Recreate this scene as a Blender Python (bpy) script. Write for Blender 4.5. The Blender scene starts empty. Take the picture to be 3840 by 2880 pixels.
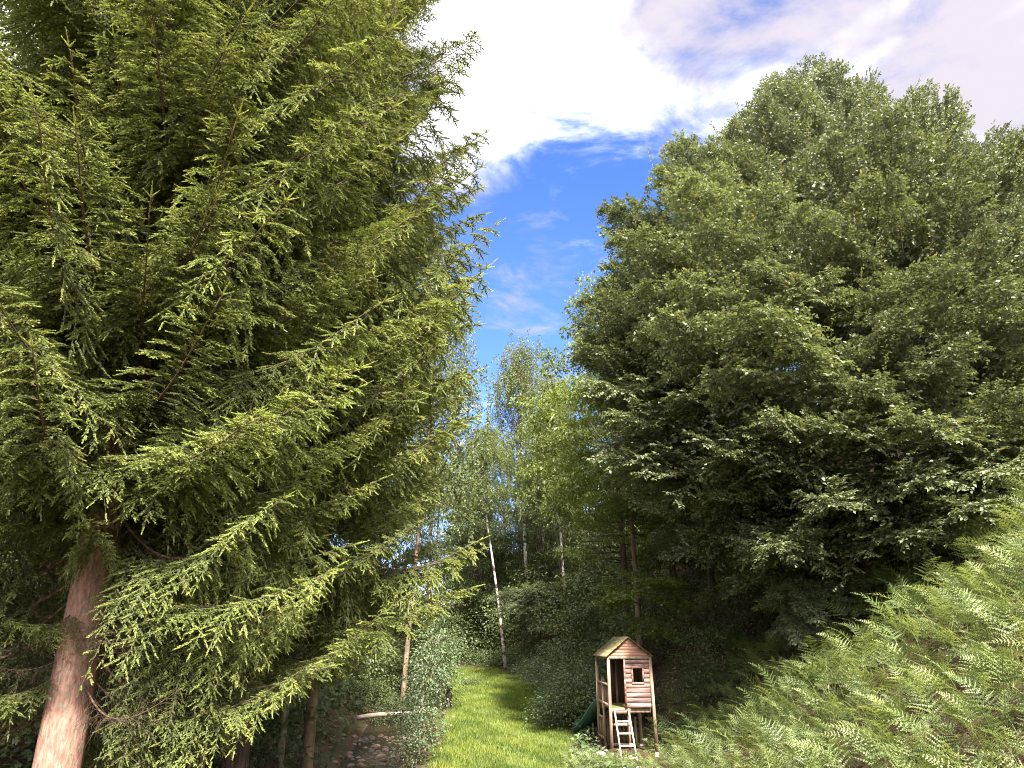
import bpy, math
import numpy as np
from mathutils import Matrix, Vector

# ------------------------------------------------------------------ camera
sc = bpy.context.scene
CAM_Z, PITCH, FPX = 3.0, math.atan(254 / 720), 720.0
cam_data = bpy.data.cameras.new("camera")
cam_data.sensor_fit = 'HORIZONTAL'
cam_data.sensor_width = 36.0
cam_data.lens = 36.0 * FPX / 1024
cam_data.clip_start = 0.1
cam_data.clip_end = 2000
cam = bpy.data.objects.new("camera", cam_data)
sc.collection.objects.link(cam)
cam.location = (0, 0, CAM_Z)
cam.rotation_euler = (math.pi / 2 + PITCH, 0, 0)
sc.camera = cam

# ------------------------------------------------------------------ world, sun, exposure
SUN_EL, SUN_AZ = math.radians(46), math.radians(166)     # azimuth clockwise from the viewing direction (+Y)
world = bpy.data.worlds.new("World")
sc.world = world
world.use_nodes = True
nt = world.node_tree
nt.nodes.clear()
def N(tree, kind, **kw):
    n = tree.nodes.new(kind)
    for k, v in kw.items():
        if k.startswith('i_'):
            n.inputs[int(k[2:])].default_value = v
        else:
            setattr(n, k, v)
    return n
def mth(tree, op, a, b=None, c=None, clamp=False):
    n = tree.nodes.new('ShaderNodeMath'); n.operation = op; n.use_clamp = clamp
    for i, v in enumerate((a, b, c)):
        if v is None: continue
        if hasattr(v, 'is_linked'): tree.links.new(v, n.inputs[i])
        else: n.inputs[i].default_value = v
    return n.outputs[0]
def smooth(tree, v, lo, hi, out0=0.0, out1=1.0):
    n = tree.nodes.new('ShaderNodeMapRange'); n.interpolation_type = 'SMOOTHSTEP'
    tree.links.new(v, n.inputs[0])
    n.inputs[1].default_value = lo; n.inputs[2].default_value = hi
    n.inputs[3].default_value = out0; n.inputs[4].default_value = out1
    return n.outputs[0]
def mixc(tree, f, a, b, blend='MIX'):
    n = tree.nodes.new('ShaderNodeMix'); n.data_type = 'RGBA'; n.blend_type = blend
    for sock, v in ((n.inputs[0], f), (n.inputs[6], a), (n.inputs[7], b)):
        if hasattr(v, 'is_linked'): tree.links.new(v, sock)
        else: sock.default_value = v if not isinstance(v, tuple) else (*v, 1.0)[:4]
    return n.outputs[2]

sky = N(nt, 'ShaderNodeTexSky', sky_type='NISHITA', sun_disc=False)
sky.sun_elevation = SUN_EL
sky.sun_rotation = SUN_AZ
sky.air_density = 0.6; sky.dust_density = 0.0; sky.ozone_density = 3.0
hs = N(nt, 'ShaderNodeHueSaturation'); hs.inputs['Saturation'].default_value = 1.2; hs.inputs['Value'].default_value = 0.95
nt.links.new(sky.outputs[0], hs.inputs['Color'])
tc = N(nt, 'ShaderNodeTexCoord')
sep = N(nt, 'ShaderNodeSeparateXYZ'); nt.links.new(tc.outputs['Generated'], sep.inputs[0])
zc = mth(nt, 'MAXIMUM', sep.outputs[2], 0.04)
px = mth(nt, 'DIVIDE', sep.outputs[0], zc)
py = mth(nt, 'DIVIDE', sep.outputs[1], zc)
comb = N(nt, 'ShaderNodeCombineXYZ'); nt.links.new(px, comb.inputs[0]); nt.links.new(py, comb.inputs[1])
def cloud_noise(scale, detail, off, dist=0.0, rough=0.58):
    mp = N(nt, 'ShaderNodeMapping'); mp.inputs[1].default_value = off
    nt.links.new(comb.outputs[0], mp.inputs[0])
    n = N(nt, 'ShaderNodeTexNoise'); n.inputs['Scale'].default_value = scale; n.inputs['Detail'].default_value = detail
    n.inputs['Roughness'].default_value = rough; n.inputs['Distortion'].default_value = dist
    nt.links.new(mp.outputs[0], n.inputs['Vector'])
    return n.outputs[0]
n1 = cloud_noise(1.6, 9, (2.88, 3.9, 5.1), 0.3)
n2 = cloud_noise(4.2, 9, (4.28, 2.2, 0.4), 0.5, 0.64)
# a gap in the cloud deck over the valley
gx = mth(nt, 'SUBTRACT', mth(nt, 'DIVIDE', mth(nt, 'MULTIPLY', px, 2.6), mth(nt, 'MAXIMUM', py, 0.6)), 0.15); gy = mth(nt, 'SUBTRACT', mth(nt, 'MINIMUM', py, 2.75), 2.75)
gd = mth(nt, 'SQRT', mth(nt, 'ADD', mth(nt, 'MULTIPLY', mth(nt, 'MULTIPLY', gx, gx), 0.8), mth(nt, 'MULTIPLY', gy, gy)))
gap = smooth(nt, gd, 0.95, 1.75, 0.0, 1.0)
dens = mth(nt, 'ADD', mth(nt, 'MULTIPLY', n1, 0.72), mth(nt, 'MULTIPLY', n2, 0.62))
dens = mth(nt, 'ADD', dens, mth(nt, 'MULTIPLY', gap, 0.27))
cmask = smooth(nt, dens, 0.70, 1.0)
shade = smooth(nt, cloud_noise(0.9, 5, (0.35, 5.2, 2.0)), 0.42, 0.74)
ccol = mixc(nt, shade, (0.135, 0.124, 0.140), (1.65, 1.65, 1.64))
skyc = N(nt, 'ShaderNodeVectorMath', operation='SCALE'); nt.links.new(hs.outputs[0], skyc.inputs[0]); skyc.inputs['Scale'].default_value = 0.078
bluer = mixc(nt, 1.0, skyc.outputs[0], (1.3, 0.95, 1.05), 'MULTIPLY')
finalc = mixc(nt, cmask, bluer, ccol)
bg = N(nt, 'ShaderNodeBackground'); bg.inputs[1].default_value = 1.0
nt.links.new(finalc, bg.inputs[0])
wo = N(nt, 'ShaderNodeOutputWorld'); nt.links.new(bg.outputs[0], wo.inputs[0])

sun_data = bpy.data.lights.new("sun", 'SUN')
sun_data.energy = 3.0
sun_data.angle = math.radians(3.0)
sun_data.color = (1.0, 0.95, 0.86)
sun = bpy.data.objects.new("sun", sun_data)
sc.collection.objects.link(sun)
to_sun = Vector((math.sin(SUN_AZ) * math.cos(SUN_EL), math.cos(SUN_AZ) * math.cos(SUN_EL), math.sin(SUN_EL)))
sun.rotation_euler = to_sun.to_track_quat('Z', 'Y').to_euler()
sun.location = to_sun * 60

vs = sc.view_settings
vs.view_transform = 'Standard'; vs.look = 'None'; vs.exposure = 2.75; vs.gamma = 1.0; vs.use_curve_mapping = False
cy = sc.cycles
cy.max_bounces = 5; cy.diffuse_bounces = 3; cy.glossy_bounces = 1; cy.transmission_bounces = 3; cy.transparent_max_bounces = 4
cy.sample_clamp_indirect = 6.0
cy.use_denoising = True
cy.filter_width = 1.0
cy.denoising_prefilter = 'NONE'
try: cy.denoiser = 'OPENIMAGEDENOISE'
except Exception: pass

# ------------------------------------------------------------------ helpers
rng = np.random.default_rng(11)
COL = sc.collection

def at(u, v, Y):
    """the point at distance Y that the photograph shows at pixel (u, v) of 1024 x 768"""
    sp, cp = math.sin(PITCH), math.cos(PITCH)
    dy = FPX * cp - (384 - v) * sp; dz = FPX * sp + (384 - v) * cp
    return ((u - 512) / dy * Y, Y, CAM_Z + dz / dy * Y)

def tag(o, label=None, cat=None, group=None, kind=None):
    if label: o["label"] = label
    if cat: o["category"] = cat
    if group: o["group"] = group
    if kind: o["kind"] = kind
    return o

def empty(name, loc=(0, 0, 0), rz=0.0):
    o = bpy.data.objects.new(name, None)
    COL.objects.link(o); o.location = loc; o.rotation_euler = (0, 0, rz)
    o.empty_display_size = 0.2
    return o

def link(name, mesh, parent=None, matrix=None):
    o = bpy.data.objects.new(name, mesh)
    COL.objects.link(o)
    if parent is not None: o.parent = parent
    if matrix is not None: o.matrix_basis = matrix
    return o

def nrm(a):
    return a / np.maximum(np.linalg.norm(a, axis=-1, keepdims=True), 1e-9)

class MB:
    """collects triangles; tint is a number per vertex that the materials read as the piece's own colour variation"""
    def __init__(self):
        self.v, self.f, self.m, self.t, self.n = [], [], [], [], 0
    def add(self, v, f, mat=0, tint=0.5):
        v = np.asarray(v, dtype=np.float32).reshape(-1, 3); f = np.asarray(f, dtype=np.int32).reshape(-1, 3)
        self.v.append(v); self.f.append(f + self.n)
        self.m.append(np.full(len(f), mat, np.int32))
        t = np.asarray(tint, dtype=np.float32)
        self.t.append(np.broadcast_to(t, (len(v),)).astype(np.float32))
        self.n += len(v)
    def arrays(self):
        return np.concatenate(self.v), np.concatenate(self.f), np.concatenate(self.m), np.concatenate(self.t)
    def addm(self, arr, R, T, s=1.0, dt=0.0, mat=None):
        v, f, m, t = arr
        v2 = (v * s) @ np.asarray(R, dtype=np.float32).T + np.asarray(T, dtype=np.float32)
        self.v.append(v2.astype(np.float32)); self.f.append(f + self.n)
        self.m.append(m if mat is None else np.full(len(f), mat, np.int32)); self.t.append(np.clip(t + dt, 0, 1).astype(np.float32)); self.n += len(v)
    def box(self, a, b, mat=0, tint=0.5, jit=0.0):
        x0, y0, z0 = a; x1, y1, z1 = b
        v = np.array([[x0,y0,z0],[x1,y0,z0],[x1,y1,z0],[x0,y1,z0],[x0,y0,z1],[x1,y0,z1],[x1,y1,z1],[x0,y1,z1]], np.float32)
        if jit: v += rng.uniform(-jit, jit, v.shape)
        f = [[0,2,1],[0,3,2],[4,5,6],[4,6,7],[0,1,5],[0,5,4],[1,2,6],[1,6,5],[2,3,7],[2,7,6],[3,0,4],[3,4,7]]
        self.add(v, f, mat, tint)
    def bar(self, p, q, w, h, mat=0, tint=0.5, up=(0, 0, 1)):
        p = np.array(p, float); q = np.array(q, float); d = q - p; d /= np.linalg.norm(d)
        s = np.cross(d, up); s /= np.linalg.norm(s); u = np.cross(s, d)
        c = []
        for e in (p, q):
            for a, b in ((-1, -1), (1, -1), (1, 1), (-1, 1)): c.append(e + s * a * w / 2 + u * b * h / 2)
        f = [[0,1,2],[0,2,3],[4,6,5],[4,7,6],[0,5,1],[0,4,5],[1,6,2],[1,5,6],[2,7,3],[2,6,7],[3,4,0],[3,7,4]]
        self.add(np.array(c), f, mat, tint)
    def tube(self, pts, radii, sides=6, mat=0, tint=0.5, cap=True):
        pts = np.asarray(pts, float); n = len(pts); radii = np.broadcast_to(np.asarray(radii, float), (n,))
        tan = nrm(np.gradient(pts, axis=0))
        ref = np.array([0.0, 0.0, 1.0]) if abs(tan[0, 2]) < 0.8 else np.array([0.0, 1.0, 0.0])
        s = nrm(np.cross(tan, ref)); u = np.cross(s, tan)
        a = np.arange(sides) * 2 * math.pi / sides
        ring = pts[:, None, :] + radii[:, None, None] * (np.cos(a)[None, :, None] * s[:, None, :] + np.sin(a)[None, :, None] * u[:, None, :])
        v = ring.reshape(-1, 3)
        i = np.arange(n - 1)[:, None] * sides; j = np.arange(sides)[None, :]; k = (j + 1) % sides
        q0 = i + j; q1 = i + k; q2 = q0 + sides; q3 = q1 + sides
        f = np.concatenate([np.stack([q0, q1, q3], -1).reshape(-1, 3), np.stack([q0, q3, q2], -1).reshape(-1, 3)])
        if cap:
            v = np.concatenate([v, pts[:1], pts[-1:]]); c0 = n * sides; c1 = c0 + 1; L = (n - 1) * sides
            jj = np.arange(sides); kk = (jj + 1) % sides
            f = np.concatenate([f, np.stack([np.full(sides, c0), kk, jj], -1), np.stack([np.full(sides, c1), L + jj, L + kk], -1)])
        if np.ndim(tint) == 1: tint = np.concatenate([np.repeat(tint, sides), [tint[0], tint[-1]]]) if cap else np.repeat(tint, sides)
        self.add(v, f, mat, tint)
    def mesh(self, name, mats, smooth=False):
        v, f, m, t = self.arrays()
        me = bpy.data.meshes.new(name)
        me.vertices.add(len(v)); me.vertices.foreach_set('co', v.ravel())
        me.loops.add(len(f) * 3); me.loops.foreach_set('vertex_index', f.ravel())
        me.polygons.add(len(f)); me.polygons.foreach_set('loop_start', np.arange(len(f), dtype=np.int32) * 3)
        me.polygons.foreach_set('material_index', m)
        if smooth: me.polygons.foreach_set('use_smooth', np.ones(len(f), bool))
        at_ = me.attributes.new('tint', 'FLOAT', 'POINT'); at_.data.foreach_set('value', t)
        for x in mats: me.materials.append(x)
        me.update(calc_edges=True)
        return me

def leaves(mb, P, D, Nn, length, width, mat=0, tint=0.5, fold=0.18, shape=0.45):
    """one folded rhombic leaf for every row: base P, axis D, face normal Nn"""
    D = nrm(D); S = nrm(np.cross(D, Nn)); U = np.cross(S, D)
    n = len(P); length = np.broadcast_to(length, (n,))[:, None]; width = np.broadcast_to(width, (n,))[:, None]
    mid = P + D * length * shape
    L = mid + S * width * 0.5 + U * width * fold; R = mid - S * width * 0.5 + U * width * fold
    tip = P + D * length - U * length * 0.08
    v = np.stack([P, L, tip, R], 1).reshape(-1, 3)
    i = np.arange(n)[:, None] * 4
    f = np.concatenate([i + np.array([[0, 1, 2]]), i + np.array([[0, 2, 3]])])
    t = np.repeat(np.broadcast_to(np.asarray(tint, float), (n,)), 4)
    mb.add(v, f, mat, t)

def rotz(a):
    c, s = math.cos(a), math.sin(a); return np.array([[c, -s, 0], [s, c, 0], [0, 0, 1]])
def roty(a):
    c, s = math.cos(a), math.sin(a); return np.array([[c, 0, s], [0, 1, 0], [-s, 0, c]])
def rotx(a):
    c, s = math.cos(a), math.sin(a); return np.array([[1, 0, 0], [0, c, -s], [0, s, c]])

# ------------------------------------------------------------------ materials
def mat_base(name):
    m = bpy.data.materials.new(name); m.use_nodes = True
    t = m.node_tree; t.nodes.clear()
    return m, t
def tint_node(t):
    a = N(t, 'ShaderNodeAttribute'); a.attribute_name = 'tint'; return a.outputs['Fac']
def ramp(t, f, stops):
    r = N(t, 'ShaderNodeValToRGB'); e = r.color_ramp.elements
    while len(e) < len(stops): e.new(0.5)
    for el, (p, c) in zip(e, stops): el.position = p; el.color = (*c, 1)
    t.links.new(f, r.inputs[0]); return r.outputs[0]
def noise(t, scale, detail=4, coord='Object', rough=0.55, stretch=None):
    c = N(t, 'ShaderNodeTexCoord'); n = N(t, 'ShaderNodeTexNoise')
    n.inputs['Scale'].default_value = scale; n.inputs['Detail'].default_value = detail; n.inputs['Roughness'].default_value = rough
    src = c.outputs[coord]
    if stretch:
        mp = N(t, 'ShaderNodeMapping'); mp.inputs[3].default_value = stretch; t.links.new(src, mp.inputs[0]); src = mp.outputs[0]
    t.links.new(src, n.inputs['Vector']); return n.outputs[0]

def leaf_mat(name, stops, rough=0.42, transl=0.35, trans_boost=(1.25, 1.2, 0.6), spec=0.45, objvar=0.12):
    m, t = mat_base(name)
    col = ramp(t, tint_node(t), stops)
    oi = N(t, 'ShaderNodeObjectInfo')
    hsv = N(t, 'ShaderNodeHueSaturation'); t.links.new(col, hsv.inputs['Color'])
    val = N(t, 'ShaderNodeMapRange'); t.links.new(oi.outputs['Random'], val.inputs[0]); val.inputs[3].default_value = 1 - objvar; val.inputs[4].default_value = 1 + objvar
    t.links.new(val.outputs[0], hsv.inputs['Value'])
    p = N(t, 'ShaderNodeBsdfPrincipled'); t.links.new(hsv.outputs[0], p.inputs['Base Color'])
    p.inputs['Roughness'].default_value = rough; p.inputs['Specular IOR Level'].default_value = spec
    tb = N(t, 'ShaderNodeMix'); tb.data_type = 'RGBA'; tb.blend_type = 'MULTIPLY'; tb.inputs[0].default_value = 1
    t.links.new(hsv.outputs[0], tb.inputs[6]); tb.inputs[7].default_value = (*[x * 1.0 for x in trans_boost], 1)
    tr = N(t, 'ShaderNodeBsdfTranslucent'); t.links.new(tb.outputs[2], tr.inputs[0])
    mx = N(t, 'ShaderNodeMixShader'); mx.inputs[0].default_value = transl
    t.links.new(p.outputs[0], mx.inputs[1]); t.links.new(tr.outputs[0], mx.inputs[2])
    o = N(t, 'ShaderNodeOutputMaterial'); t.links.new(mx.outputs[0], o.inputs[0])
    return m

def bark_mat(name, c0, c1, scale=6, stretch=(1, 1, 0.18), bump=0.5, rough=0.9, extra=None, extra_cover=(0.55, 0.65)):
    m, t = mat_base(name)
    n = noise(t, scale, 6, 'Object', 0.6, stretch)
    col = mixc(t, smooth(t, n, 0.35, 0.65), c0, c1)
    if extra:
        n2 = noise(t, scale * 0.5, 5)
        col = mixc(t, smooth(t, n2, *extra_cover), col, extra)
    p = N(t, 'ShaderNodeBsdfPrincipled'); t.links.new(col, p.inputs['Base Color'])
    p.inputs['Roughness'].default_value = rough; p.inputs['Specular IOR Level'].default_value = 0.2
    b = N(t, 'ShaderNodeBump'); b.inputs[0].default_value = bump; b.inputs[1].default_value = 0.03
    t.links.new(n, b.inputs['Height']); t.links.new(b.outputs[0], p.inputs['Normal'])
    o = N(t, 'ShaderNodeOutputMaterial'); t.links.new(p.outputs[0], o.inputs[0])
    return m

M = {}
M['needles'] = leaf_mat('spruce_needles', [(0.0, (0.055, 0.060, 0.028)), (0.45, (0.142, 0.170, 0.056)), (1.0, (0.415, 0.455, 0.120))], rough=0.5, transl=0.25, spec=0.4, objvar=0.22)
M['twig'] = bark_mat('spruce_twig', (0.06, 0.04, 0.028), (0.14, 0.092, 0.065), 20, (1, 1, 1), 0.2)
M['spruce_bark'] = bark_mat('spruce_bark', (0.22, 0.115, 0.085), (0.36, 0.215, 0.165), 30, (1, 1, 0.28), 0.8, extra=(0.20, 0.18, 0.12))
M['dark_bark'] = bark_mat('dark_bark', (0.035, 0.026, 0.02), (0.13, 0.095, 0.07), 10, (1, 1, 0.2), 0.9, extra=(0.06, 0.07, 0.035))
M['brown_bark'] = bark_mat('brown_bark', (0.13, 0.085, 0.06), (0.27, 0.19, 0.14), 8, (1, 1, 0.3), 0.6, extra=(0.10, 0.11, 0.06))
M['birch_bark'] = bark_mat('birch_bark', (0.34, 0.30, 0.265), (0.56, 0.51, 0.46), 5, (1, 1, 2.5), 0.3, extra=(0.06, 0.05, 0.045), extra_cover=(0.50, 0.58))
M['alder_bark'] = bark_mat('alder_bark', (0.10, 0.085, 0.06), (0.26, 0.23, 0.19), 9, (1, 1, 0.8), 0.6, extra=(0.05, 0.06, 0.02), extra_cover=(0.5, 0.6))
M['hornbeam'] = leaf_mat('hornbeam_leaf', [(0.0, (0.078, 0.098, 0.052)), (0.5, (0.150, 0.178, 0.088)), (0.93, (0.265, 0.285, 0.130)), (1.0, (0.34, 0.24, 0.10))], rough=0.5, transl=0.3, spec=0.6, objvar=0.16)
M['maple'] = leaf_mat('maple_leaf', [(0.0, (0.085, 0.11, 0.030)), (0.5, (0.165, 0.205, 0.050)), (1.0, (0.28, 0.32, 0.08))], rough=0.42, transl=0.4, spec=0.45)
M['forest'] = leaf_mat('forest_leaf', [(0.0, (0.055, 0.075, 0.032)), (0.5, (0.105, 0.135, 0.050)), (1.0, (0.19, 0.21, 0.07))], rough=0.45, transl=0.3, spec=0.4)
M['birch'] = leaf_mat('birch_leaf', [(0.0, (0.080, 0.105, 0.040)), (0.5, (0.145, 0.175, 0.065)), (1.0, (0.24, 0.25, 0.10))], rough=0.45, transl=0.35, spec=0.4)
M['sapling'] = leaf_mat('sapling_leaf', [(0.0, (0.07, 0.10, 0.05)), (0.5, (0.13, 0.175, 0.085)), (1.0, (0.21, 0.25, 0.12))], rough=0.33, transl=0.3, spec=0.6)
M['sycamore'] = leaf_mat('sycamore_leaf', [(0.0, (0.05, 0.08, 0.04)), (0.5, (0.10, 0.145, 0.065)), (1.0, (0.17, 0.22, 0.08))], rough=0.42, transl=0.3, spec=0.4)
M['bramble'] = leaf_mat('bramble_leaf', [(0.0, (0.055, 0.085, 0.040)), (0.5, (0.115, 0.160, 0.065)), (1.0, (0.21, 0.26, 0.09))], rough=0.4, transl=0.3, spec=0.5)
M['fern'] = leaf_mat('bracken_frond', [(0.0, (0.060, 0.090, 0.034)), (0.5, (0.165, 0.215, 0.072)), (0.9, (0.300, 0.340, 0.125)), (1.0, (0.23, 0.16, 0.07))], rough=0.45, transl=0.35, spec=0.45, objvar=0.2)
M['grass'] = leaf_mat('lawn_blade', [(0.0, (0.070, 0.108, 0.020)), (0.5, (0.145, 0.192, 0.030)), (0.92, (0.250, 0.275, 0.055)), (1.0, (0.42, 0.40, 0.12))], rough=0.5, transl=0.4, trans_boost=(1.2, 1.2, 0.5), spec=0.3, objvar=0.0)

# ground: leaf litter and soil, turf where the lawn is
def ground_mat():
    m, t = mat_base('ground_soil')
    n1 = noise(t, 1.3, 6); n2 = noise(t, 9, 5); n3 = noise(t, 0.25, 3)
    soil = mixc(t, smooth(t, n2, 0.35, 0.7), (0.045, 0.030, 0.020), (0.12, 0.075, 0.045))
    soil = mixc(t, smooth(t, n1, 0.5, 0.68), soil, (0.06, 0.075, 0.025))
    turf = mixc(t, smooth(t, n2, 0.3, 0.7), (0.065, 0.09, 0.018), (0.12, 0.15, 0.03))
    turf = mixc(t, mth(t, 'MULTIPLY', smooth(t, n1, 0.5, 0.7), 0.5), turf, (0.16, 0.16, 0.04))
    a = N(t, 'ShaderNodeAttribute'); a.attribute_name = 'lawn'
    col = mixc(t, a.outputs['Fac'], soil, turf)
    p = N(t, 'ShaderNodeBsdfPrincipled'); t.links.new(col, p.inputs['Base Color']); p.inputs['Roughness'].default_value = 0.95
    p.inputs['Specular IOR Level'].default_value = 0.15
    b = N(t, 'ShaderNodeBump'); b.inputs[0].default_value = 0.6; b.inputs[1].default_value = 0.06
    t.links.new(n2, b.inputs['Height']); t.links.new(b.outputs[0], p.inputs['Normal'])
    o = N(t, 'ShaderNodeOutputMaterial'); t.links.new(p.outputs[0], o.inputs[0]); return m
M['ground'] = ground_mat()

def wood_mat(name, c0, c1, c2, scale=14, stretch=(0.12, 1, 1), cover=(0.45, 0.62), rough=0.8):
    m, t = mat_base(name)
    c = N(t, 'ShaderNodeTexCoord'); oi = N(t, 'ShaderNodeObjectInfo')
    mp = N(t, 'ShaderNodeMapping'); mp.inputs[3].default_value = stretch; t.links.new(c.outputs['Object'], mp.inputs[0])
    off = mth(t, 'MULTIPLY', oi.outputs['Random'], 37.0); cx = N(t, 'ShaderNodeCombineXYZ')
    for i in range(3): t.links.new(off, cx.inputs[i])
    t.links.new(cx.outputs[0], mp.inputs[1])
    def nn(s, d):
        n = N(t, 'ShaderNodeTexNoise'); n.inputs['Scale'].default_value = s; n.inputs['Detail'].default_value = d
        t.links.new(mp.outputs[0], n.inputs['Vector']); return n.outputs[0]
    g = nn(scale * 3, 5); w = nn(scale * 0.8, 4)
    col = mixc(t, smooth(t, g, 0.3, 0.7), c0, c1)
    col = mixc(t, smooth(t, w, *cover), col, c2)
    v = N(t, 'ShaderNodeMapRange'); t.links.new(oi.outputs['Random'], v.inputs[0]); v.inputs[3].default_value = 0.82; v.inputs[4].default_value = 1.15
    h = N(t, 'ShaderNodeHueSaturation'); t.links.new(col, h.inputs['Color']); t.links.new(v.outputs[0], h.inputs['Value'])
    p = N(t, 'ShaderNodeBsdfPrincipled'); t.links.new(h.outputs[0], p.inputs['Base Color']); p.inputs['Roughness'].default_value = rough
    p.inputs['Specular IOR Level'].default_value = 0.3
    b = N(t, 'ShaderNodeBump'); b.inputs[0].default_value = 0.35; b.inputs[1].default_value = 0.01
    t.links.new(g, b.inputs['Height']); t.links.new(b.outputs[0], p.inputs['Normal'])
    o = N(t, 'ShaderNodeOutputMaterial'); t.links.new(p.outputs[0], o.inputs[0]); return m
M['plank'] = wood_mat('weathered_red_plank', (0.34, 0.18, 0.14), (0.47, 0.31, 0.25), (0.15, 0.09, 0.085), cover=(0.40, 0.60))
M['gable'] = wood_mat('faded_orange_plank', (0.40, 0.19, 0.12), (0.50, 0.29, 0.20), (0.29, 0.135, 0.09))
M['post'] = wood_mat('weathered_post', (0.34, 0.215, 0.155), (0.45, 0.32, 0.245), (0.22, 0.14, 0.105), 10, (1, 1, 0.12))
M['brown_board'] = wood_mat('brown_board', (0.26, 0.175, 0.11), (0.38, 0.26, 0.17), (0.17, 0.115, 0.08), 10, (1, 1, 0.12))
M['dark_board'] = wood_mat('dark_board', (0.10, 0.06, 0.04), (0.16, 0.10, 0.065), (0.06, 0.04, 0.03), 10, (1, 1, 0.12))
M['roof_board'] = wood_mat('mossy_roof_board', (0.16, 0.115, 0.06), (0.25, 0.18, 0.10), (0.12, 0.12, 0.04), 12, (1, 0.15, 1))
M['ladder'] = wood_mat('pale_ladder_wood', (0.46, 0.38, 0.31), (0.56, 0.48, 0.41), (0.36, 0.28, 0.22), 10, (1, 1, 0.2))
M['moss'] = wood_mat('mossy_floor', (0.14, 0.17, 0.03), (0.22, 0.24, 0.05), (0.16, 0.12, 0.06), 8, (1, 1, 1))

def plain(name, col, rough=0.5, spec=0.4, c2=None, scale=6):
    m, t = mat_base(name)
    p = N(t, 'ShaderNodeBsdfPrincipled'); p.inputs['Roughness'].default_value = rough; p.inputs['Specular IOR Level'].default_value = spec
    if c2:
        t.links.new(mixc(t, smooth(t, noise(t, scale, 5), 0.35, 0.68), col, c2), p.inputs['Base Color'])
    else: p.inputs['Base Color'].default_value = (*col, 1)
    o = N(t, 'ShaderNodeOutputMaterial'); t.links.new(p.outputs[0], o.inputs[0]); return m
M['slide'] = plain('green_plastic', (0.006, 0.038, 0.030), 0.5, 0.35, (0.010, 0.055, 0.042), 4)
M['slide_lip'] = plain('faded_plastic_lip', (0.12, 0.27, 0.25), 0.5, 0.4)
M['concrete'] = plain('pale_concrete', (0.32, 0.29, 0.26), 0.9, 0.2, (0.46, 0.43, 0.40), 9)
def stone_mat():
    m, t = mat_base('stream_stone')
    oi = N(t, 'ShaderNodeObjectInfo')
    base = ramp(t, oi.outputs['Random'], [(0.0, (0.08, 0.055, 0.05)), (0.35, (0.17, 0.11, 0.09)), (0.7, (0.27, 0.15, 0.10)), (1.0, (0.42, 0.28, 0.22))])
    col = mixc(t, smooth(t, noise(t, 12, 5), 0.3, 0.7), (0.10, 0.07, 0.06), base)
    p = N(t, 'ShaderNodeBsdfPrincipled'); t.links.new(col, p.inputs['Base Color']); p.inputs['Roughness'].default_value = 0.45
    b = N(t, 'ShaderNodeBump'); b.inputs[0].default_value = 0.5; b.inputs[1].default_value = 0.02
    t.links.new(noise(t, 18, 5), b.inputs['Height']); t.links.new(b.outputs[0], p.inputs['Normal'])
    o = N(t, 'ShaderNodeOutputMaterial'); t.links.new(p.outputs[0], o.inputs[0]); return m
M['stone'] = stone_mat()
def water_mat():
    m, t = mat_base('stream_water')
    p = N(t, 'ShaderNodeBsdfPrincipled'); p.inputs['Base Color'].default_value = (0.040, 0.027, 0.018, 1)
    p.inputs['Roughness'].default_value = 0.08; p.inputs['IOR'].default_value = 1.33; p.inputs['Alpha'].default_value = 0.8
    b = N(t, 'ShaderNodeBump'); b.inputs[0].default_value = 0.25; b.inputs[1].default_value = 0.03
    t.links.new(noise(t, 5, 4), b.inputs['Height']); t.links.new(b.outputs[0], p.inputs['Normal'])
    o = N(t, 'ShaderNodeOutputMaterial'); t.links.new(p.outputs[0], o.inputs[0]); return m
M['water'] = water_mat()

# ------------------------------------------------------------------ terrain
def xr_(y): return np.interp(y, [0, 8, 14, 20, 23, 27, 34, 40, 44, 48, 55, 70, 100], [4.6, 4.3, 4.1, 4.1, 4.0, 3.2, 2.5, 1.5, 0.6, -0.8, -3.0, -6.0, -10.0])
def xs_(y): return np.interp(y, [0, 14, 20, 26, 33, 40, 48, 60, 100], [-3.6, -3.7, -3.9, -4.3, -4.9, -6.2, -8.5, -12, -20])
def hnoise(x, y):
    return (np.sin(x * 1.7 + 0.6 * np.sin(y * 1.1)) * np.cos(y * 1.3 + 0.5 * np.sin(x * 0.9)) * 0.5 + 0.35 * np.sin(x * 3.9 + y * 2.3) * np.sin(y * 3.1 - x * 1.2)
            + 0.8 * np.sin(x * 0.45 + 1) * np.sin(y * 0.4))
def height(x, y):
    x = np.asarray(x, float); y = np.asarray(y, float)
    z = 0.048 * np.clip(y - 20, 0, 28) + 0.10 * np.clip(y - 48, 0, 60)
    d = np.maximum(0, x - xr_(y))
    rise = np.where(d < 9, 0.88 * (np.sqrt(d * d + 0.6) - math.sqrt(0.6)), 0.88 * 8.26 + 0.45 * (d - 9))
    rise = np.minimum(rise, 24)
    s = x - xs_(y)
    ch = -0.75 * np.exp(-(np.abs(s) / 1.25) ** 4)
    left = 0.42 * np.maximum(0, -s - 1.7) + 0.0
    left = np.minimum(left, 14)
    amp = 0.03 + 0.10 * np.clip(d / 2, 0, 1) + 0.08 * np.clip((-s - 1.5) / 2, 0, 1)
    return z + rise + left + ch + hnoise(x, y) * amp
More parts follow.
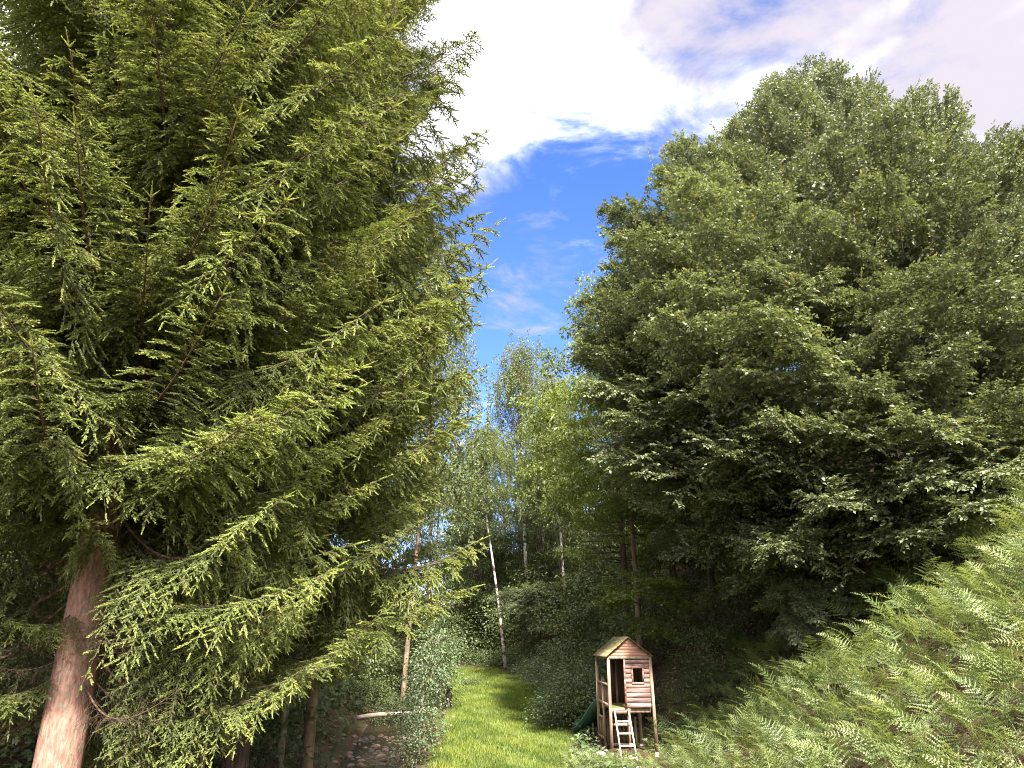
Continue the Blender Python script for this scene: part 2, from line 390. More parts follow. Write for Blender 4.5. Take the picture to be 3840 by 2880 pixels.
def lawn_mask(x, y):
    wob = 0.35 * np.sin(y * 1.1) + 0.2 * np.sin(y * 2.7 + 1)
    lo = np.interp(y, [18, 20, 28, 34, 40, 44, 47], [-2.1, -2.1, -2.5, -2.9, -3.4, -3.9, -4.5]) + 0.4 * wob
    hi = np.interp(y, [18, 20, 22, 25, 30, 34, 40, 44, 47], [1.4, 1.6, 2.0, 1.9, 1.9, 1.7, 0.8, 0.0, -1.1]) + wob * 0.5
    m = np.clip((x - lo) / 0.4, 0, 1) * np.clip((hi - x) / 0.4, 0, 1) * np.clip((47.2 - y) / 0.8, 0, 1)
    return m
def hz(x, y): return float(height(x, y))

gx = np.concatenate([np.linspace(-400, -34, 14), np.arange(-32, -9, 0.9), np.arange(-9, 16, 0.33), np.arange(16, 40, 0.9), np.linspace(44, 400, 14)])
gy = np.concatenate([np.linspace(-40, 2, 10), np.arange(3, 50, 0.36), np.arange(50, 90, 1.0), np.linspace(94, 700, 16)])
X, Y = np.meshgrid(gx, gy)
Z = height(X, Y)
nx, ny = len(gx), len(gy)
gv = np.stack([X, Y, Z], -1).reshape(-1, 3)
ii = (np.arange(ny - 1)[:, None] * nx + np.arange(nx - 1)[None, :]).ravel()
gf = np.concatenate([np.stack([ii, ii + 1, ii + nx + 1], -1), np.stack([ii, ii + nx + 1, ii + nx], -1)])
mb = MB(); mb.add(gv, gf)
gm = mb.mesh('ground', [M['ground']], smooth=True)
la = gm.attributes.new('lawn', 'FLOAT', 'POINT'); la.data.foreach_set('value', lawn_mask(X, Y).ravel().astype(np.float32))
ground = link('ground', gm); tag(ground, 'sloping woodland ground with brown leaf litter and a strip of turf', kind='structure')

# ------------------------------------------------------------------ stream water
mb = MB()
ys = np.arange(6, 36, 0.5)
wx = np.array([-1.35, -0.5, 0.5, 1.35])
wv = np.stack([np.stack([xs_(ys) + w, ys, 0.048 * np.clip(ys - 20, 0, 28) + 0.10 * np.clip(ys - 48, 0, 60) - 0.60 + 0 * ys], -1) for w in wx], 1)
ii = (np.arange(len(ys) - 1)[:, None] * 4 + np.arange(3)[None, :]).ravel()
mb.add(wv.reshape(-1, 3), np.concatenate([np.stack([ii, ii + 1, ii + 5], -1), np.stack([ii, ii + 5, ii + 4], -1)]))
water = link('water', mb.mesh('water', [M['water']], True)); tag(water, 'shallow brown stream water between the banks', kind='structure')

# ------------------------------------------------------------------ spruce boughs
def spruce_bough(seed, L=3.4, droop=0.5, needle_from=0.14, dead=False):
    r = np.random.default_rng(seed); mb = MB()
    s = np.linspace(0, 1, 14)
    sag = r.uniform(0.06, 0.16); lift = r.uniform(0.14, 0.30); side = r.uniform(-0.12, 0.12)
    def axis(q):
        q = np.asarray(q)
        return np.stack([L * q * (1 - 0.03 * q), L * side * q ** 2 * 1.0, L * (-sag * np.sin(math.pi * np.minimum(q * 1.05, 1)) + lift * q ** 3)], -1)
    mb.tube(axis(s), 0.022 * (1 - s) ** 0.8 + 0.004, 5, 1, 0.5)
    SB, SD, SL, ST = [], [], [], []
    def shoot(b, d, l, t): SB.append(b); SD.append(d); SL.append(l); ST.append(t)
    q = 0.07
    k = 0
    while q < 0.985:
        b = axis(q); tn = axis(min(q + 0.01, 1)) - axis(q - 0.01); tn /= np.linalg.norm(tn)
        sd = 1 if k % 2 == 0 else -1; k += 1
        prof = (min(q / 0.35, 1.0)) ** 0.7 * (1 - q) ** 0.62
        bl = 1.3 * prof * r.uniform(0.65, 1.1) + 0.13
        hor = np.cross([0, 0, 1.0], tn); hor /= np.linalg.norm(hor)
        ang = math.radians(r.uniform(42, 66))
        d0 = tn * math.cos(ang) + hor * sd * math.sin(ang) + np.array([0, 0, r.uniform(-0.05, 0.2)])
        d0 /= np.linalg.norm(d0)
        dr = droop * r.uniform(0.5, 1.6) * (0.35 + 0.65 * min(1, (1 - q) * 1.5))
        n = max(4, int(bl / 0.12))
        tt = np.linspace(0, 1, n)
        def path(t):
            t = np.asarray(t)[..., None]
            return b + d0 * bl * t * (1 - 0.28 * t * min(dr, 1)) + np.array([0, 0, -1.0]) * bl * dr * t ** 1.6 * 0.9
        pts = path(tt)
        mb.tube(pts, 0.0055 * (1 - 0.7 * tt) * (0.7 + bl * 0.5), 3, 1, r.uniform(0.2, 0.9), cap=False)
        green = q > needle_from * r.uniform(0.75, 1.25)
        step = 0.045
        tpos = 0.08 if q > 0.45 else 0.22 * r.uniform(0.6, 1.3)
        sgn = 1
        if not green or dead:
            # bare old twigs
            for _ in range(int(bl / 0.13)):
                tq = r.uniform(0.1, 1); p0 = path(tq); dd = nrm(np.array([r.normal(0, .6), r.normal(0, .6), r.normal(-.5, .5)]) + d0 * 0.8)
                l2 = r.uniform(0.10, 0.35)
                mb.tube(np.stack([p0, p0 + dd * l2 * .5 + r.normal(0, .012, 3), p0 + dd * l2 + np.array([0, 0, -.25 * l2])]), [0.0028, 0.002, 0.001], 3, 1, r.uniform(0.1, 0.9), cap=False)
        else:
            while tpos < 1.0:
                p0 = path(tpos); tg = path(min(1, tpos + 0.02)) - path(tpos - 0.02); tg /= np.linalg.norm(tg)
                plane = np.cross(tg, hor * sd + np.array([0, 0, 0.3])); 
                lat = np.cross(np.array([0, 0, 1.0]), tg)
                if np.linalg.norm(lat) < 0.3: lat = tn.copy()
                lat /= np.linalg.norm(lat)
                a = math.radians(r.uniform(32, 60))
                d = tg * math.cos(a) + lat * sgn * math.sin(a) + np.array([0, 0, r.uniform(-0.35, 0.15)])
                d /= np.linalg.norm(d)
                l = r.uniform(0.055, 0.11) * (1.15 - 0.35 * tpos)
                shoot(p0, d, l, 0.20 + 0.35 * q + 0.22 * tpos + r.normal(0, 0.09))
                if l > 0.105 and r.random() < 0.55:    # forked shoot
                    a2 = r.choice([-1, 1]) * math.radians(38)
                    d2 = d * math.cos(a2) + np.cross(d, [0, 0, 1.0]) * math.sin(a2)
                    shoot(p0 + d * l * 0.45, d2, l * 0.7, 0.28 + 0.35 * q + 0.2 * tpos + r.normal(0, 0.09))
                sgn = -sgn
                tpos += step / bl * r.uniform(0.8, 1.3)
            if bl > 0.3:                                 # side twigs that make the branchlet a full fan
                t1, sg = 0.16, 1
                while t1 < 0.92:
                    p0 = path(t1); tg = nrm(path(t1 + 0.03) - path(t1 - 0.03)); lat = np.cross([0, 0, 1.0], tg)
                    if np.linalg.norm(lat) < 0.3: lat = tn.copy()
                    lat /= np.linalg.norm(lat); a = math.radians(r.uniform(40, 62))
                    d = nrm(tg * math.cos(a) + lat * sg * math.sin(a) + np.array([0, 0, r.uniform(-0.3, 0.1)]))
                    l2 = min(0.34, 0.38 * bl) * (1.05 - 0.6 * t1) * r.uniform(0.6, 1.15)
                    mb.tube(np.stack([p0, p0 + d * l2]), [0.0025, 0.0012], 3, 1, .5, cap=False)
                    for z_, u_ in enumerate(np.arange(0.22, 1.0, 0.036 / l2)):
                        lt = np.cross([0, 0, 1.0], d); a = math.radians(r.uniform(30, 58)) * (1 if z_ % 2 else -1)
                        d2 = nrm(d * math.cos(a) + lt * math.sin(a) + np.array([0, 0, r.uniform(-.3, .15)]))
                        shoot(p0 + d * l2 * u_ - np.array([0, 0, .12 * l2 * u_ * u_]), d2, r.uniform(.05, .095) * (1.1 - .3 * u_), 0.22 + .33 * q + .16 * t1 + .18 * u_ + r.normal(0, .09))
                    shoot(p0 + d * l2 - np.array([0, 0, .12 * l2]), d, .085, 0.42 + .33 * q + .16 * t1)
                    sg = -sg; t1 += 0.085 / bl * r.uniform(.8, 1.3)
            shoot(pts[-1], nrm(pts[-1] - pts[-2]), r.uniform(0.08, 0.13), 0.45 + 0.35 * q + r.normal(0, 0.08))
            # older wood of the branchlet is needled too
            for t0 in np.arange(0.2, 0.95, 0.12 / bl if bl > 0.2 else 0.4):
                p0 = path(t0); d = path(min(1, t0 + 0.05)) - p0
                if np.linalg.norm(d) > 1e-4: shoot(p0, nrm(d), 0.12, 0.18 + 0.3 * q + r.normal(0, 0.06))
        q += (0.072 / L) * r.uniform(0.7, 1.3)
    if not dead:
        for t0 in np.arange(max(needle_from, 0.4), 0.97, 0.10 / L):
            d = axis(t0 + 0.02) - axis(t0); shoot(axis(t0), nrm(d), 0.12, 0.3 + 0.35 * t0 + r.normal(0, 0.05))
        e = axis(1.0); d = nrm(axis(1.0) - axis(0.97))
        shoot(e, d, 0.2, 0.9)
        for a in (-0.8, 0.8): shoot(e - d * 0.03, nrm(d * math.cos(a) + np.array([0, math.sin(a), 0.1])), 0.14, 0.9)
        B = np.array(SB); D = np.array(SD); Ls = np.array(SL); T = np.clip(np.array(ST), 0, 1)
        ns = len(B); D = nrm(D)
        ref = np.where(np.abs(D[:, 2:3]) < 0.9, np.array([[0, 0, 1.0]]), np.array([[1.0, 0, 0]]))
        S = nrm(np.cross(D, ref)); U = np.cross(S, D)
        # core: two crossed strips along the shoot
        w = 0.012
        for A in (S, U):
            v = np.stack([B - A * w, B + A * w, B + D * Ls[:, None]], 1).reshape(-1, 3)
            mb.add(v, np.arange(ns * 3).reshape(-1, 3), 0, np.repeat(T * 0.9, 3))
        m = 22
        pos = (np.arange(m) + 0.3) / m * 1.0
        az = r.uniform(0, 2 * math.pi, (ns, m)); az = np.where(np.sin(az) < -0.3, -az, az)     # fewer needles beneath
        rad = np.cos(az)[..., None] * S[:, None] + np.sin(az)[..., None] * U[:, None]
        nb = B[:, None] + D[:, None] * (pos[None, :, None] * Ls[:, None, None] * 0.97)
        nd = nrm(D[:, None] * 0.75 + rad * (1.0 - 0.45 * pos[None, :, None]))
        nl = r.uniform(0.018, 0.026, (ns, m, 1)) * (1 - 0.25 * pos[None, :, None])
        wd = nrm(np.cross(nd, np.cross(nd, rad) + 0.35 * r.normal(0, 1, (ns, m, 3)))) * 0.0055
        v = np.stack([nb - wd, nb + wd, nb + nd * nl], 2).reshape(-1, 3)
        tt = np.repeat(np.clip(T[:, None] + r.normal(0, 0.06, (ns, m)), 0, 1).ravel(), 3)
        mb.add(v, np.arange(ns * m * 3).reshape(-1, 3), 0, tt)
    return mb.mesh('spruce_bough', [M['needles'], M['twig']])

BOUGHS = [spruce_bough(100 + i, 3.4, d) for i, d in enumerate((0.6, 0.95, 1.25, 0.75, 1.45, 1.05))]
DEAD = [spruce_bough(200 + i, 3.0, 0.5, dead=True) for i in range(2)]

def trunk_mesh(name, mat, h, r0, r1=0.03, lean=(0, 0), wob=0.05, sides=12, seed=0, flare=1.25, limbs=()):
    r = np.random.default_rng(seed); mb = MB()
    n = max(8, int(h / 0.7)); t = np.linspace(0, 1, n)
    px = lean[0] * t * h + wob * np.sin(t * 5 + r.uniform(0, 6)) * t; py = lean[1] * t * h + wob * np.sin(t * 4 + r.uniform(0, 6)) * t
    rad = r0 + (r1 - r0) * t ** 0.85; rad[0] *= flare
    mb.tube(np.stack([px, py, t * h - 0.15], -1), rad * r.uniform(0.96, 1.04, n), sides)
    for a in limbs: mb.tube(*a)
    return mb.mesh(name, [mat], True)

def bough_matrix(loc, az, pitch, roll, s, sy=None):
    R = Matrix.Rotation(az, 4, 'Z') @ Matrix.Rotation(-pitch, 4, 'Y') @ Matrix.Rotation(roll, 4, 'X')
    return Matrix.Translation(loc) @ R @ Matrix.Diagonal((s, s if sy is None else sy, s, 1))

def spruce_tree(label, pos, h, r0, radius, z_from, step, seed, dead_to=0.0, zmax=99, bark='spruce_bark', per=5, skip=None, front=None):
    r = np.random.default_rng(seed)
    root = empty('spruce_tree', (pos[0], pos[1], hz(*pos))); tag(root, label, 'tree', 'spruces along the stream')
    link('trunk', trunk_mesh('spruce_trunk', M[bark], h, r0, 0.03, seed=seed, wob=0.04), root)
    z = z_from; az0 = r.uniform(0, 6)
    while z < min(h - 0.5, zmax):
        n = per if z > dead_to else per + 1
        for i in range(n):
            zz = z + r.uniform(-0.25, 0.25); az = az0 + 2 * math.pi * i / n + r.uniform(-0.35, 0.35)
            R = radius(zz) * r.uniform(0.82, 1.12)
            if zz < dead_to + 0.9 and math.sin(az) < -0.45 and r.random() < 0.75: continue
            if zz < dead_to + 1.9 and math.sin(az) < -0.7: continue
            if math.sin(az) > 0.45 and math.cos(az) < 0.5 and r.random() < 0.55: continue
            if skip and skip(az, zz): continue
            pitch = math.radians(np.interp(zz / h, [0, 0.2, 0.5, 0.8, 1.0], [-18, -14, -8, 8, 40]) + r.uniform(-7, 7))
            rt = max(0.03, r0 * (1 - zz / h)) * 0.7
            loc = (math.cos(az) * rt, math.sin(az) * rt, zz)
            if zz < dead_to and r.random() < 0.55:
                link('dead_branch', DEAD[r.integers(len(DEAD))], root, bough_matrix(loc, az, pitch, r.uniform(-.3, .3), R / 3.0 * 0.7))
            else:
                s = R / 3.4
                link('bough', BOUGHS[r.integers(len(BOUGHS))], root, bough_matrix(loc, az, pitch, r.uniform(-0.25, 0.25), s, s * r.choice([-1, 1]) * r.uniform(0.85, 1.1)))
        if front and z > front:                       # shorter boughs on the near side, in front of the trunk
            for _ in range(2):
                az = math.radians(r.uniform(215, 325)); s = radius(z) * r.uniform(.45, .75) / 3.4; zz = z + r.uniform(-.2, .2)
                link('bough', BOUGHS[r.integers(len(BOUGHS))], root, bough_matrix((0, 0, zz), az, math.radians(r.uniform(-14, 4)), r.uniform(-.3, .3), s, s * r.choice([-1, 1])))
        az0 += 0.7 + r.uniform(-0.2, 0.2); z += step * r.uniform(0.8, 1.2)
    return root

spA = (-4.9, 8.7); spB = (-4.65, 13.5); spC = (-4.45, 17.5)
def radA(z): return np.interp(z, [0, 3, 4.2, 6, 9, 14, 22, 26], [1.8, 2.3, 2.9, 3.3, 3.4, 3.0, 1.2, 0.2])
def radB(z): return np.interp(z, [0, 2.5, 3.8, 4.8, 6, 9, 14, 18, 22, 28], [1.4, 1.7, 2.6, 3.6, 3.9, 4.05, 3.95, 3.1, 2.1, 0.3])
def radC(z): return np.interp(z, [0, 2.5, 5, 9, 14, 18, 21], [1.2, 1.7, 2.6, 3.0, 2.6, 1.4, 0.2])
near_spruce = spruce_tree('large spruce with a thick reddish trunk at the lower edge and long drooping boughs', spA, 25, 0.27, radA, 2.6, 0.33, 5, dead_to=3.7, zmax=15, per=6, front=6.0)
for az, z, pit, sc_, k in ((262, 4.75, -22, .40, 2), (292, 4.45, -24, .46, 1), (238, 4.55, -20, .44, 3), (215, 2.75, -16, .40, 0), (250, 3.5, -30, .30, 4)):
    link('bough', BOUGHS[k], near_spruce, bough_matrix((0, 0, z - near_spruce.location.z), math.radians(az), math.radians(pit), 0.1, sc_))
for az, z, pit, sc_ in ((200, 3.2, -18, .45), (232, 2.9, -12, .38), (318, 3.3, -22, .42)):
    link('dead_branch', DEAD[0], near_spruce, bough_matrix((0, 0, z - near_spruce.location.z), math.radians(az), math.radians(pit), 0.3, sc_))
spruce_tree('tall dense spruce whose boughs reach out against the blue sky', spB, 28, 0.24, radB, 3.1, 0.35, 6, dead_to=3.3, zmax=22, bark='dark_bark', per=5, front=5.0)
spruce_tree('slimmer spruce with a bare brown lower trunk close to the stream', spC, 19, 0.145, radC, 3.9, 0.45, 7, dead_to=2.0, zmax=18, bark='brown_bark', per=4)

def radD(z): return np.interp(z, [0, 4, 7, 12, 18, 24], [1.5, 3.0, 3.6, 3.3, 2.2, 0.3])
spruce_tree('spruce behind the left edge with sky glinting through its boughs', (-8.9, 13.6), 24, 0.2, radD, 5.0, 0.62, 9, zmax=17, bark='dark_bark', per=5)

# ------------------------------------------------------------------ broadleaf sprays
def leaf_spray(seed, L=2.6, leaf=(0.075, 0.045), twigs=26, lift=0.10, droop=0.12, mats=None, jitter=0.35, spread=0.40, gap=0.033, flat=0.10):
    """a layered bough: axis, side twigs in one plane, alternate leaves"""
    r = np.random.default_rng(seed); mb = MB()
    P, D, Nn, T = [], [], [], []
    def axis(q):
        q = np.asarray(q)[..., None] if np.ndim(q) else np.asarray([q])
        q = q.reshape(-1, 1)
        return np.concatenate([L * q, L * 0.05 * np.sin(q * 4 + seed), L * (lift * q - droop * q ** 2.2)], 1)
    s = np.linspace(0, 1, 10); mb.tube(axis(s), 0.020 * (1 - s) + 0.003, 4, 1, 0.5, cap=False)
    def run(p0, d, l, lv):
        n = max(2, int(l / gap)); t = (np.arange(n) + 0.5) / n
        pts = p0 + d * (l * t)[:, None] + np.array([0, 0, -1.0]) * (droop * l * t ** 2)[:, None]
        mb.tube(np.stack([p0, pts[n // 2], pts[-1]]), [0.005, 0.0035, 0.0015] if lv == 1 else [0.003, 0.002, 0.001], 3, 1, 0.5, cap=False)
        lat = np.cross([0, 0, 1.0], d); lat /= max(np.linalg.norm(lat), 1e-6)
        sg = np.where(np.arange(n) % 2 == 0, 1, -1)[:, None]
        dd = d * 0.62 + lat * sg * 0.78 + r.normal(0, 0.18, (n, 3)) + np.array([0, 0, -0.18])
        P.append(pts); D.append(dd); Nn.append(np.array([0, 0, 1.0]) + r.normal(0, jitter, (n, 3)))
        T.append(0.30 + 0.25 * t + r.normal(0, 0.15, n))
    for k in range(twigs):
        q = 0.12 + 0.86 * (k + r.uniform(0, 0.6)) / twigs
        b = axis(q)[0]; tn = nrm(axis(min(q + .02, 1))[0] - axis(q - .02)[0]); sd = 1 if k % 2 else -1
        hor = np.cross([0, 0, 1.0], tn); a = math.radians(r.uniform(38, 62))
        d = nrm(tn * math.cos(a) + hor * sd * math.sin(a) + np.array([0, 0, r.normal(0.05, flat)]))
        l = L * spread * (min(q / 0.25, 1)) ** 0.5 * (1 - q * 0.86) * r.uniform(0.7, 1.15) + 0.15
        run(b, d, l, 1)
        m = int(l / 0.14)
        for j in range(m):
            t = (j + 0.7) / (m + 0.6); p0 = b + d * l * t + np.array([0, 0, -droop * l * t * t])
            s2 = 1 if j % 2 else -1; hor2 = np.cross([0, 0, 1.0], d); a2 = math.radians(r.uniform(35, 60))
            d2 = nrm(d * math.cos(a2) + hor2 * s2 * math.sin(a2) + np.array([0, 0, r.normal(0.02, flat)]))
            run(p0, d2, l * (1 - t * 0.7) * r.uniform(0.3, 0.5) + 0.08, 2)
    run(axis(0.8)[0], nrm(axis(1.0)[0] - axis(0.8)[0]), L * 0.24, 1)
    P = np.concatenate(P); D = np.concatenate(D); Nn = np.concatenate(Nn); T = np.concatenate(T)
    n = len(P)
    T = np.where(r.random(n) < 0.006, 1.0, np.clip(T, 0, 0.9))
    leaves(mb, P, D, Nn, r.uniform(0.75, 1.15, n) * leaf[0], r.uniform(0.75, 1.15, n) * leaf[1], 0, T)
    return mb

HB = [leaf_spray(300 + i, 3.3, (0.092, 0.058), 40, 0.10, 0.16, spread=0.48, gap=0.029, flat=0.38, jitter=0.5) .mesh('hornbeam_spray', [M['hornbeam'], M['dark_bark']]) for i in range(6)]

def hornbeam():
    r = np.random.default_rng(33)
    base = np.array([9.9, 20.0]); zb = hz(*base)
    root = empty('hornbeam_tree', (base[0], base[1], zb))
    tag(root, 'huge rounded hornbeam with many stems filling the sky above the bracken slope', 'tree')
    mb = MB()
    C = np.array([1.1, 0.3, 7.2]); RX, RY, RZ = 8.6, 5.4, 8.3
    stems = []
    for i in range(11):
        a = 2 * math.pi * i / 11 + r.uniform(-.2, .2); ro = r.uniform(1.5, 5.0); top = np.array([math.cos(a) * ro, math.sin(a) * ro, r.uniform(9, 14)])
        t = np.linspace(0, 1, 12)[:, None]
        st = np.array([math.cos(a) * 0.45, math.sin(a) * 0.45, -0.2])
        pts = st * (1 - t) + top * t + np.array([math.cos(a), math.sin(a), 0]) * (0.8 * np.sin(t * math.pi)) + r.normal(0, 0.05, (12, 3))
        mb.tube(pts, np.interp(t[:, 0], [0, 0.15, 1], [0.24, 0.15, 0.03]), 8); stems.append(pts)
    link('trunk', mb.mesh('hornbeam_trunk', [M['dark_bark']], True), root)
    n = 0; k = 0
    while n < 290:
        k += 1
        # golden-spiral shell, three depths
        i = k % 420; ph = i * 2.399963; cz = 1 - 2 * (i + 0.5) / 420
        cz = min(1, max(-1, cz + r.uniform(-.05, .05)))
        if cz < -0.93: continue
        rr = r.choice([1.0, 1.0, 0.86, 0.66], p=[.45, .33, .16, .06]) * r.uniform(0.93, 1.03)
        sq = math.sqrt(max(0, 1 - cz * cz))
        dirn = np.array([math.cos(ph) * sq, math.sin(ph) * sq, cz])
        if dirn[1] > 0.45 and r.random() < 0.55: continue         # fewer on the far side
        bul = 1.0 + 0.04 * math.sin(3 * ph + 2) + 0.03 * math.sin(5 * ph + 7 * cz)
        taper = 1 - 0.30 * max(0.0, cz) ** 2
        dirn = np.array([dirn[0] * taper, dirn[1] * taper, dirn[2]])
        p = C + dirn * np.array([RX, RY, RZ]) * rr * bul
        p[2] -= 0.5 * max(0.0, p[0] - C[0] - 2.0) + 0.35 * max(0.0, C[1] - 1.5 - p[1])
        if p[2] < 0.2 or zb + p[2] < height(base[0] + p[0], base[1] + p[1]) + 0.5: continue
        org = np.array([C[0] * .4, C[1], 2.0 + 0.25 * p[2]])
        dv = p - org; az = math.atan2(dv[1], dv[0]) + r.uniform(-.35, .35); el = math.atan2(dv[2], math.hypot(dv[0], dv[1]))
        pitch = min(el * 0.85, 1.15) + r.uniform(-.15, .15)
        if cz < 0.25: pitch = np.interp(cz, [-0.9, 0.25], [-0.15, 0.55]) + r.uniform(-.18, .18)
        s = r.uniform(0.95, 1.3); L = 3.3 * s
        d = np.array([math.cos(az) * math.cos(pitch), math.sin(az) * math.cos(pitch), math.sin(pitch)])
        loc = p - d * L * 0.75
        link('leafy_bough', HB[r.integers(len(HB))], root, bough_matrix(loc, az, pitch, r.uniform(-.35, .35), s, s * r.choice([-1, 1])))
        n += 1
    # upright leader shoots and inner leaves that no one could count
    mb = MB(); P, D, Nn, T = [], [], [], []
    for k in range(700):
        cz = r.uniform(-0.25, 1); ph = r.uniform(0, 6.283); sq = math.sqrt(1 - cz * cz)
        dirn = np.array([math.cos(ph) * sq, math.sin(ph) * sq, cz]); dirn = dirn * np.array([1 - 0.30 * max(0.0, cz) ** 2, 1 - 0.30 * max(0.0, cz) ** 2, 1.0])
        bul = 1.0 + 0.04 * math.sin(3 * ph + 2) + 0.03 * math.sin(5 * ph + 7 * cz)
        p = C + dirn * np.array([RX, RY, RZ]) * r.uniform(0.84, 1.02) * bul
        p[2] -= 0.5 * max(0.0, p[0] - C[0] - 2.0) + 0.35 * max(0.0, C[1] - 1.5 - p[1])
        d = nrm(dirn * 0.7 + np.array([0, 0, 0.9]) + r.normal(0, .25, 3)); l = r.uniform(0.6, 1.5); m = int(l / 0.03)
        t = (np.arange(m) + .5) / m; pts = p + d * (l * t)[:, None] + r.normal(0, .05, (m, 3)) * (1.1 - t)[:, None]
        P.append(pts); aa = r.uniform(0, 6.28, m)
        D.append(np.stack([np.cos(aa), np.sin(aa), 0 * aa + .15], -1) + d * .5); Nn.append(np.array([0, 0, 1.0]) + r.normal(0, .5, (m, 3))); T.append(np.clip(.5 + .3 * t + r.normal(0, .12, m), 0, .92))
        mb.tube(np.stack([p - d * .3, p + d * l * .5, p + d * l]), [.006, .004, .0015], 3, 1, .5, cap=False)
    P = np.concatenate(P); D = np.concatenate(D); Nn = np.concatenate(Nn); T = np.concatenate(T); m = len(P)
    leaves(mb, P, D, Nn, r.uniform(.06, .095, m), r.uniform(.036, .056, m), 0, T)
    tag(link('crown_leaves', mb.mesh('crown_leaves', [M['hornbeam'], M['dark_bark']]), root), kind='stuff')
    return root
hornbeam()

# ------------------------------------------------------------------ broadleaf crowns for the forest
def crown_mesh(seed, R=3.4, H=8.0, clusters=95, per=230, leaf=0.11, mat='forest', shape='round', hang=False):
    r = np.random.default_rng(seed); mb = MB()
    P, D, Nn, T = [], [], [], []
    for k in range(clusters):
        ph = r.uniform(0, 2 * math.pi); u = r.uniform(0.02, 1)
        prof = math.sin(math.pi * min(1, u * 0.86 + 0.12)) ** 0.7 if shape == 'round' else (1 - u) ** 0.6 * min(1, (u + 0.15) * 3.5)
        ro = R * prof * math.sqrt(r.uniform(0.25, 1.0)) * (1 + 0.18 * math.sin(3 * ph + seed))
        c = np.array([math.cos(ph) * ro, math.sin(ph) * ro, u * H])
        if hang:
            for _ in range(9):
                o = c + r.normal(0, 0.42, 3); m = per // 9; t = np.linspace(0, 1, m)
                l = r.uniform(0.5, 1.3); drift = r.normal(0, 0.18, 3)
                pts = o + np.array([0, 0, -1.0]) * (l * t)[:, None] + drift * t[:, None] + r.normal(0, 0.05, (m, 3))
                P.append(pts); D.append(np.array([0, 0, -0.7]) + r.normal(0, 0.6, (m, 3))); Nn.append(r.normal(0, 1, (m, 3)) + np.array([0, 0, 0.5]))
                T.append(0.4 + r.normal(0, 0.18, m) + 0.15 * u)
        else:
            rad = r.uniform(0.55, 1.15); a = r.uniform(0, 2 * math.pi, per); q = rad * np.sqrt(r.random(per))
            tilt = np.array([math.cos(ph), math.sin(ph), 0]) * r.uniform(-0.25, 0.45)
            off = np.stack([np.cos(a) * q, np.sin(a) * q, r.normal(0, 0.09, per)], -1)
            off[:, 2] -= off[:, :2] @ tilt[:2] * 0.9 + 0.18 * q * q
            P.append(c + off)
            D.append(np.stack([np.cos(a), np.sin(a), -0.3 + 0 * a], -1) + r.normal(0, 0.45, (per, 3)))
            Nn.append(np.array([0, 0, 1.0]) + tilt + r.normal(0, 0.42, (per, 3)))
            T.append(0.42 + r.normal(0, 0.16, per) + r.normal(0, 0.08))
        e = c - np.array([0, 0, min(1.2, c[2] * 0.5) + 0.3]); 
        mb.tube(np.stack([np.array([0, 0, max(0.1, c[2] * 0.55 - 0.4)]), (e * np.array([.55, .55, 1])), c]), [0.016, 0.010, 0.004], 4, 1, 0.5, cap=False)
    P = np.concatenate(P); D = np.concatenate(D); Nn = np.concatenate(Nn); T = np.clip(np.concatenate(T), 0, 1); n = len(P)
    leaves(mb, P, D, Nn, leaf * r.uniform(0.7, 1.2, n), leaf * 0.66 * r.uniform(0.7, 1.2, n), 0, T)
    return mb
CR = {}
CR['forest'] = [crown_mesh(400 + i, per=260, leaf=0.12).mesh('forest_crown', [M['forest'], M['dark_bark']]) for i in range(3)]
CR['maple'] = [crown_mesh(410 + i, per=200, leaf=0.15).mesh('maple_crown', [M['maple'], M['dark_bark']]) for i in range(2)]
CR['birch'] = [crown_mesh(420 + i, R=2.6, H=10, clusters=130, per=270, leaf=0.11, shape='cone', hang=True).mesh('birch_crown', [M['birch'], M['twig']]) for i in range(2)]

def tree(name, label, pos, top, r0, kind, var=0, R=3.4, cb=None, bark='dark_bark', lean=(0, 0), group=None, rz=0.0, cat='tree', trunk_to=0.85, wob=0.12):
    z0 = hz(*pos); h = top - z0
    root = empty(name, (pos[0], pos[1], z0), 0); tag(root, label, cat, group)
    link('trunk', trunk_mesh(name + '_trunk', M[bark], h * trunk_to, r0, 0.03, lean, wob, 8, seed=int(abs(pos[0] * 31 + pos[1] * 7))), root)
    me = CR[kind][var % len(CR[kind])]; H0 = {'forest': 8.0, 'maple': 8.0, 'birch': 10.0}[kind]; R0 = {'forest': 3.4, 'maple': 3.4, 'birch': 2.6}[kind]
    cb = 0.3 * h if cb is None else cb - z0
    sz = (h - cb) / H0; sr = R / R0
    mid = (cb + h) / 2
    M4 = Matrix.Translation((lean[0] * mid, lean[1] * mid, cb)) @ Matrix.Rotation(rz, 4, 'Z') @ Matrix.Diagonal((sr, sr, sz, 1))
    link('crown', me, root, M4)
    return root
G = 'trees of the wood beyond the lawn'
tree('birch_tree', 'birch with a bare white trunk leaning left where the lawn ends', (-0.35, 46), 16.2, 0.105, 'birch', 0, 2.8, 11, 'birch_bark', (-0.13, 0), 'birches beyond the lawn')
tree('birch_tree', 'tallest birch with a straight white trunk behind the lawn', (1.1, 50), 24.0, 0.14, 'birch', 1, 3.4, 12.5, 'birch_bark', (-0.03, 0), 'birches beyond the lawn', 1.0)
tree('birch_tree', 'thin birch with a grey-white trunk half hidden by dark leaves on the bank', (3.3, 45), 19.5, 0.10, 'birch', 0, 2.8, 10.5, 'birch_bark', (-0.06, 0), 'birches beyond the lawn', 2.2)
tree('broadleaf_tree', 'slender brown-trunked tree with small airy leaves beside the spruce edge above the stream', (-4.5, 32), 21.5, 0.12, 'birch', 1, 2.9, 8.5, 'brown_bark', (0.05, 0), 'trees of the wood beyond the lawn', 0.6)
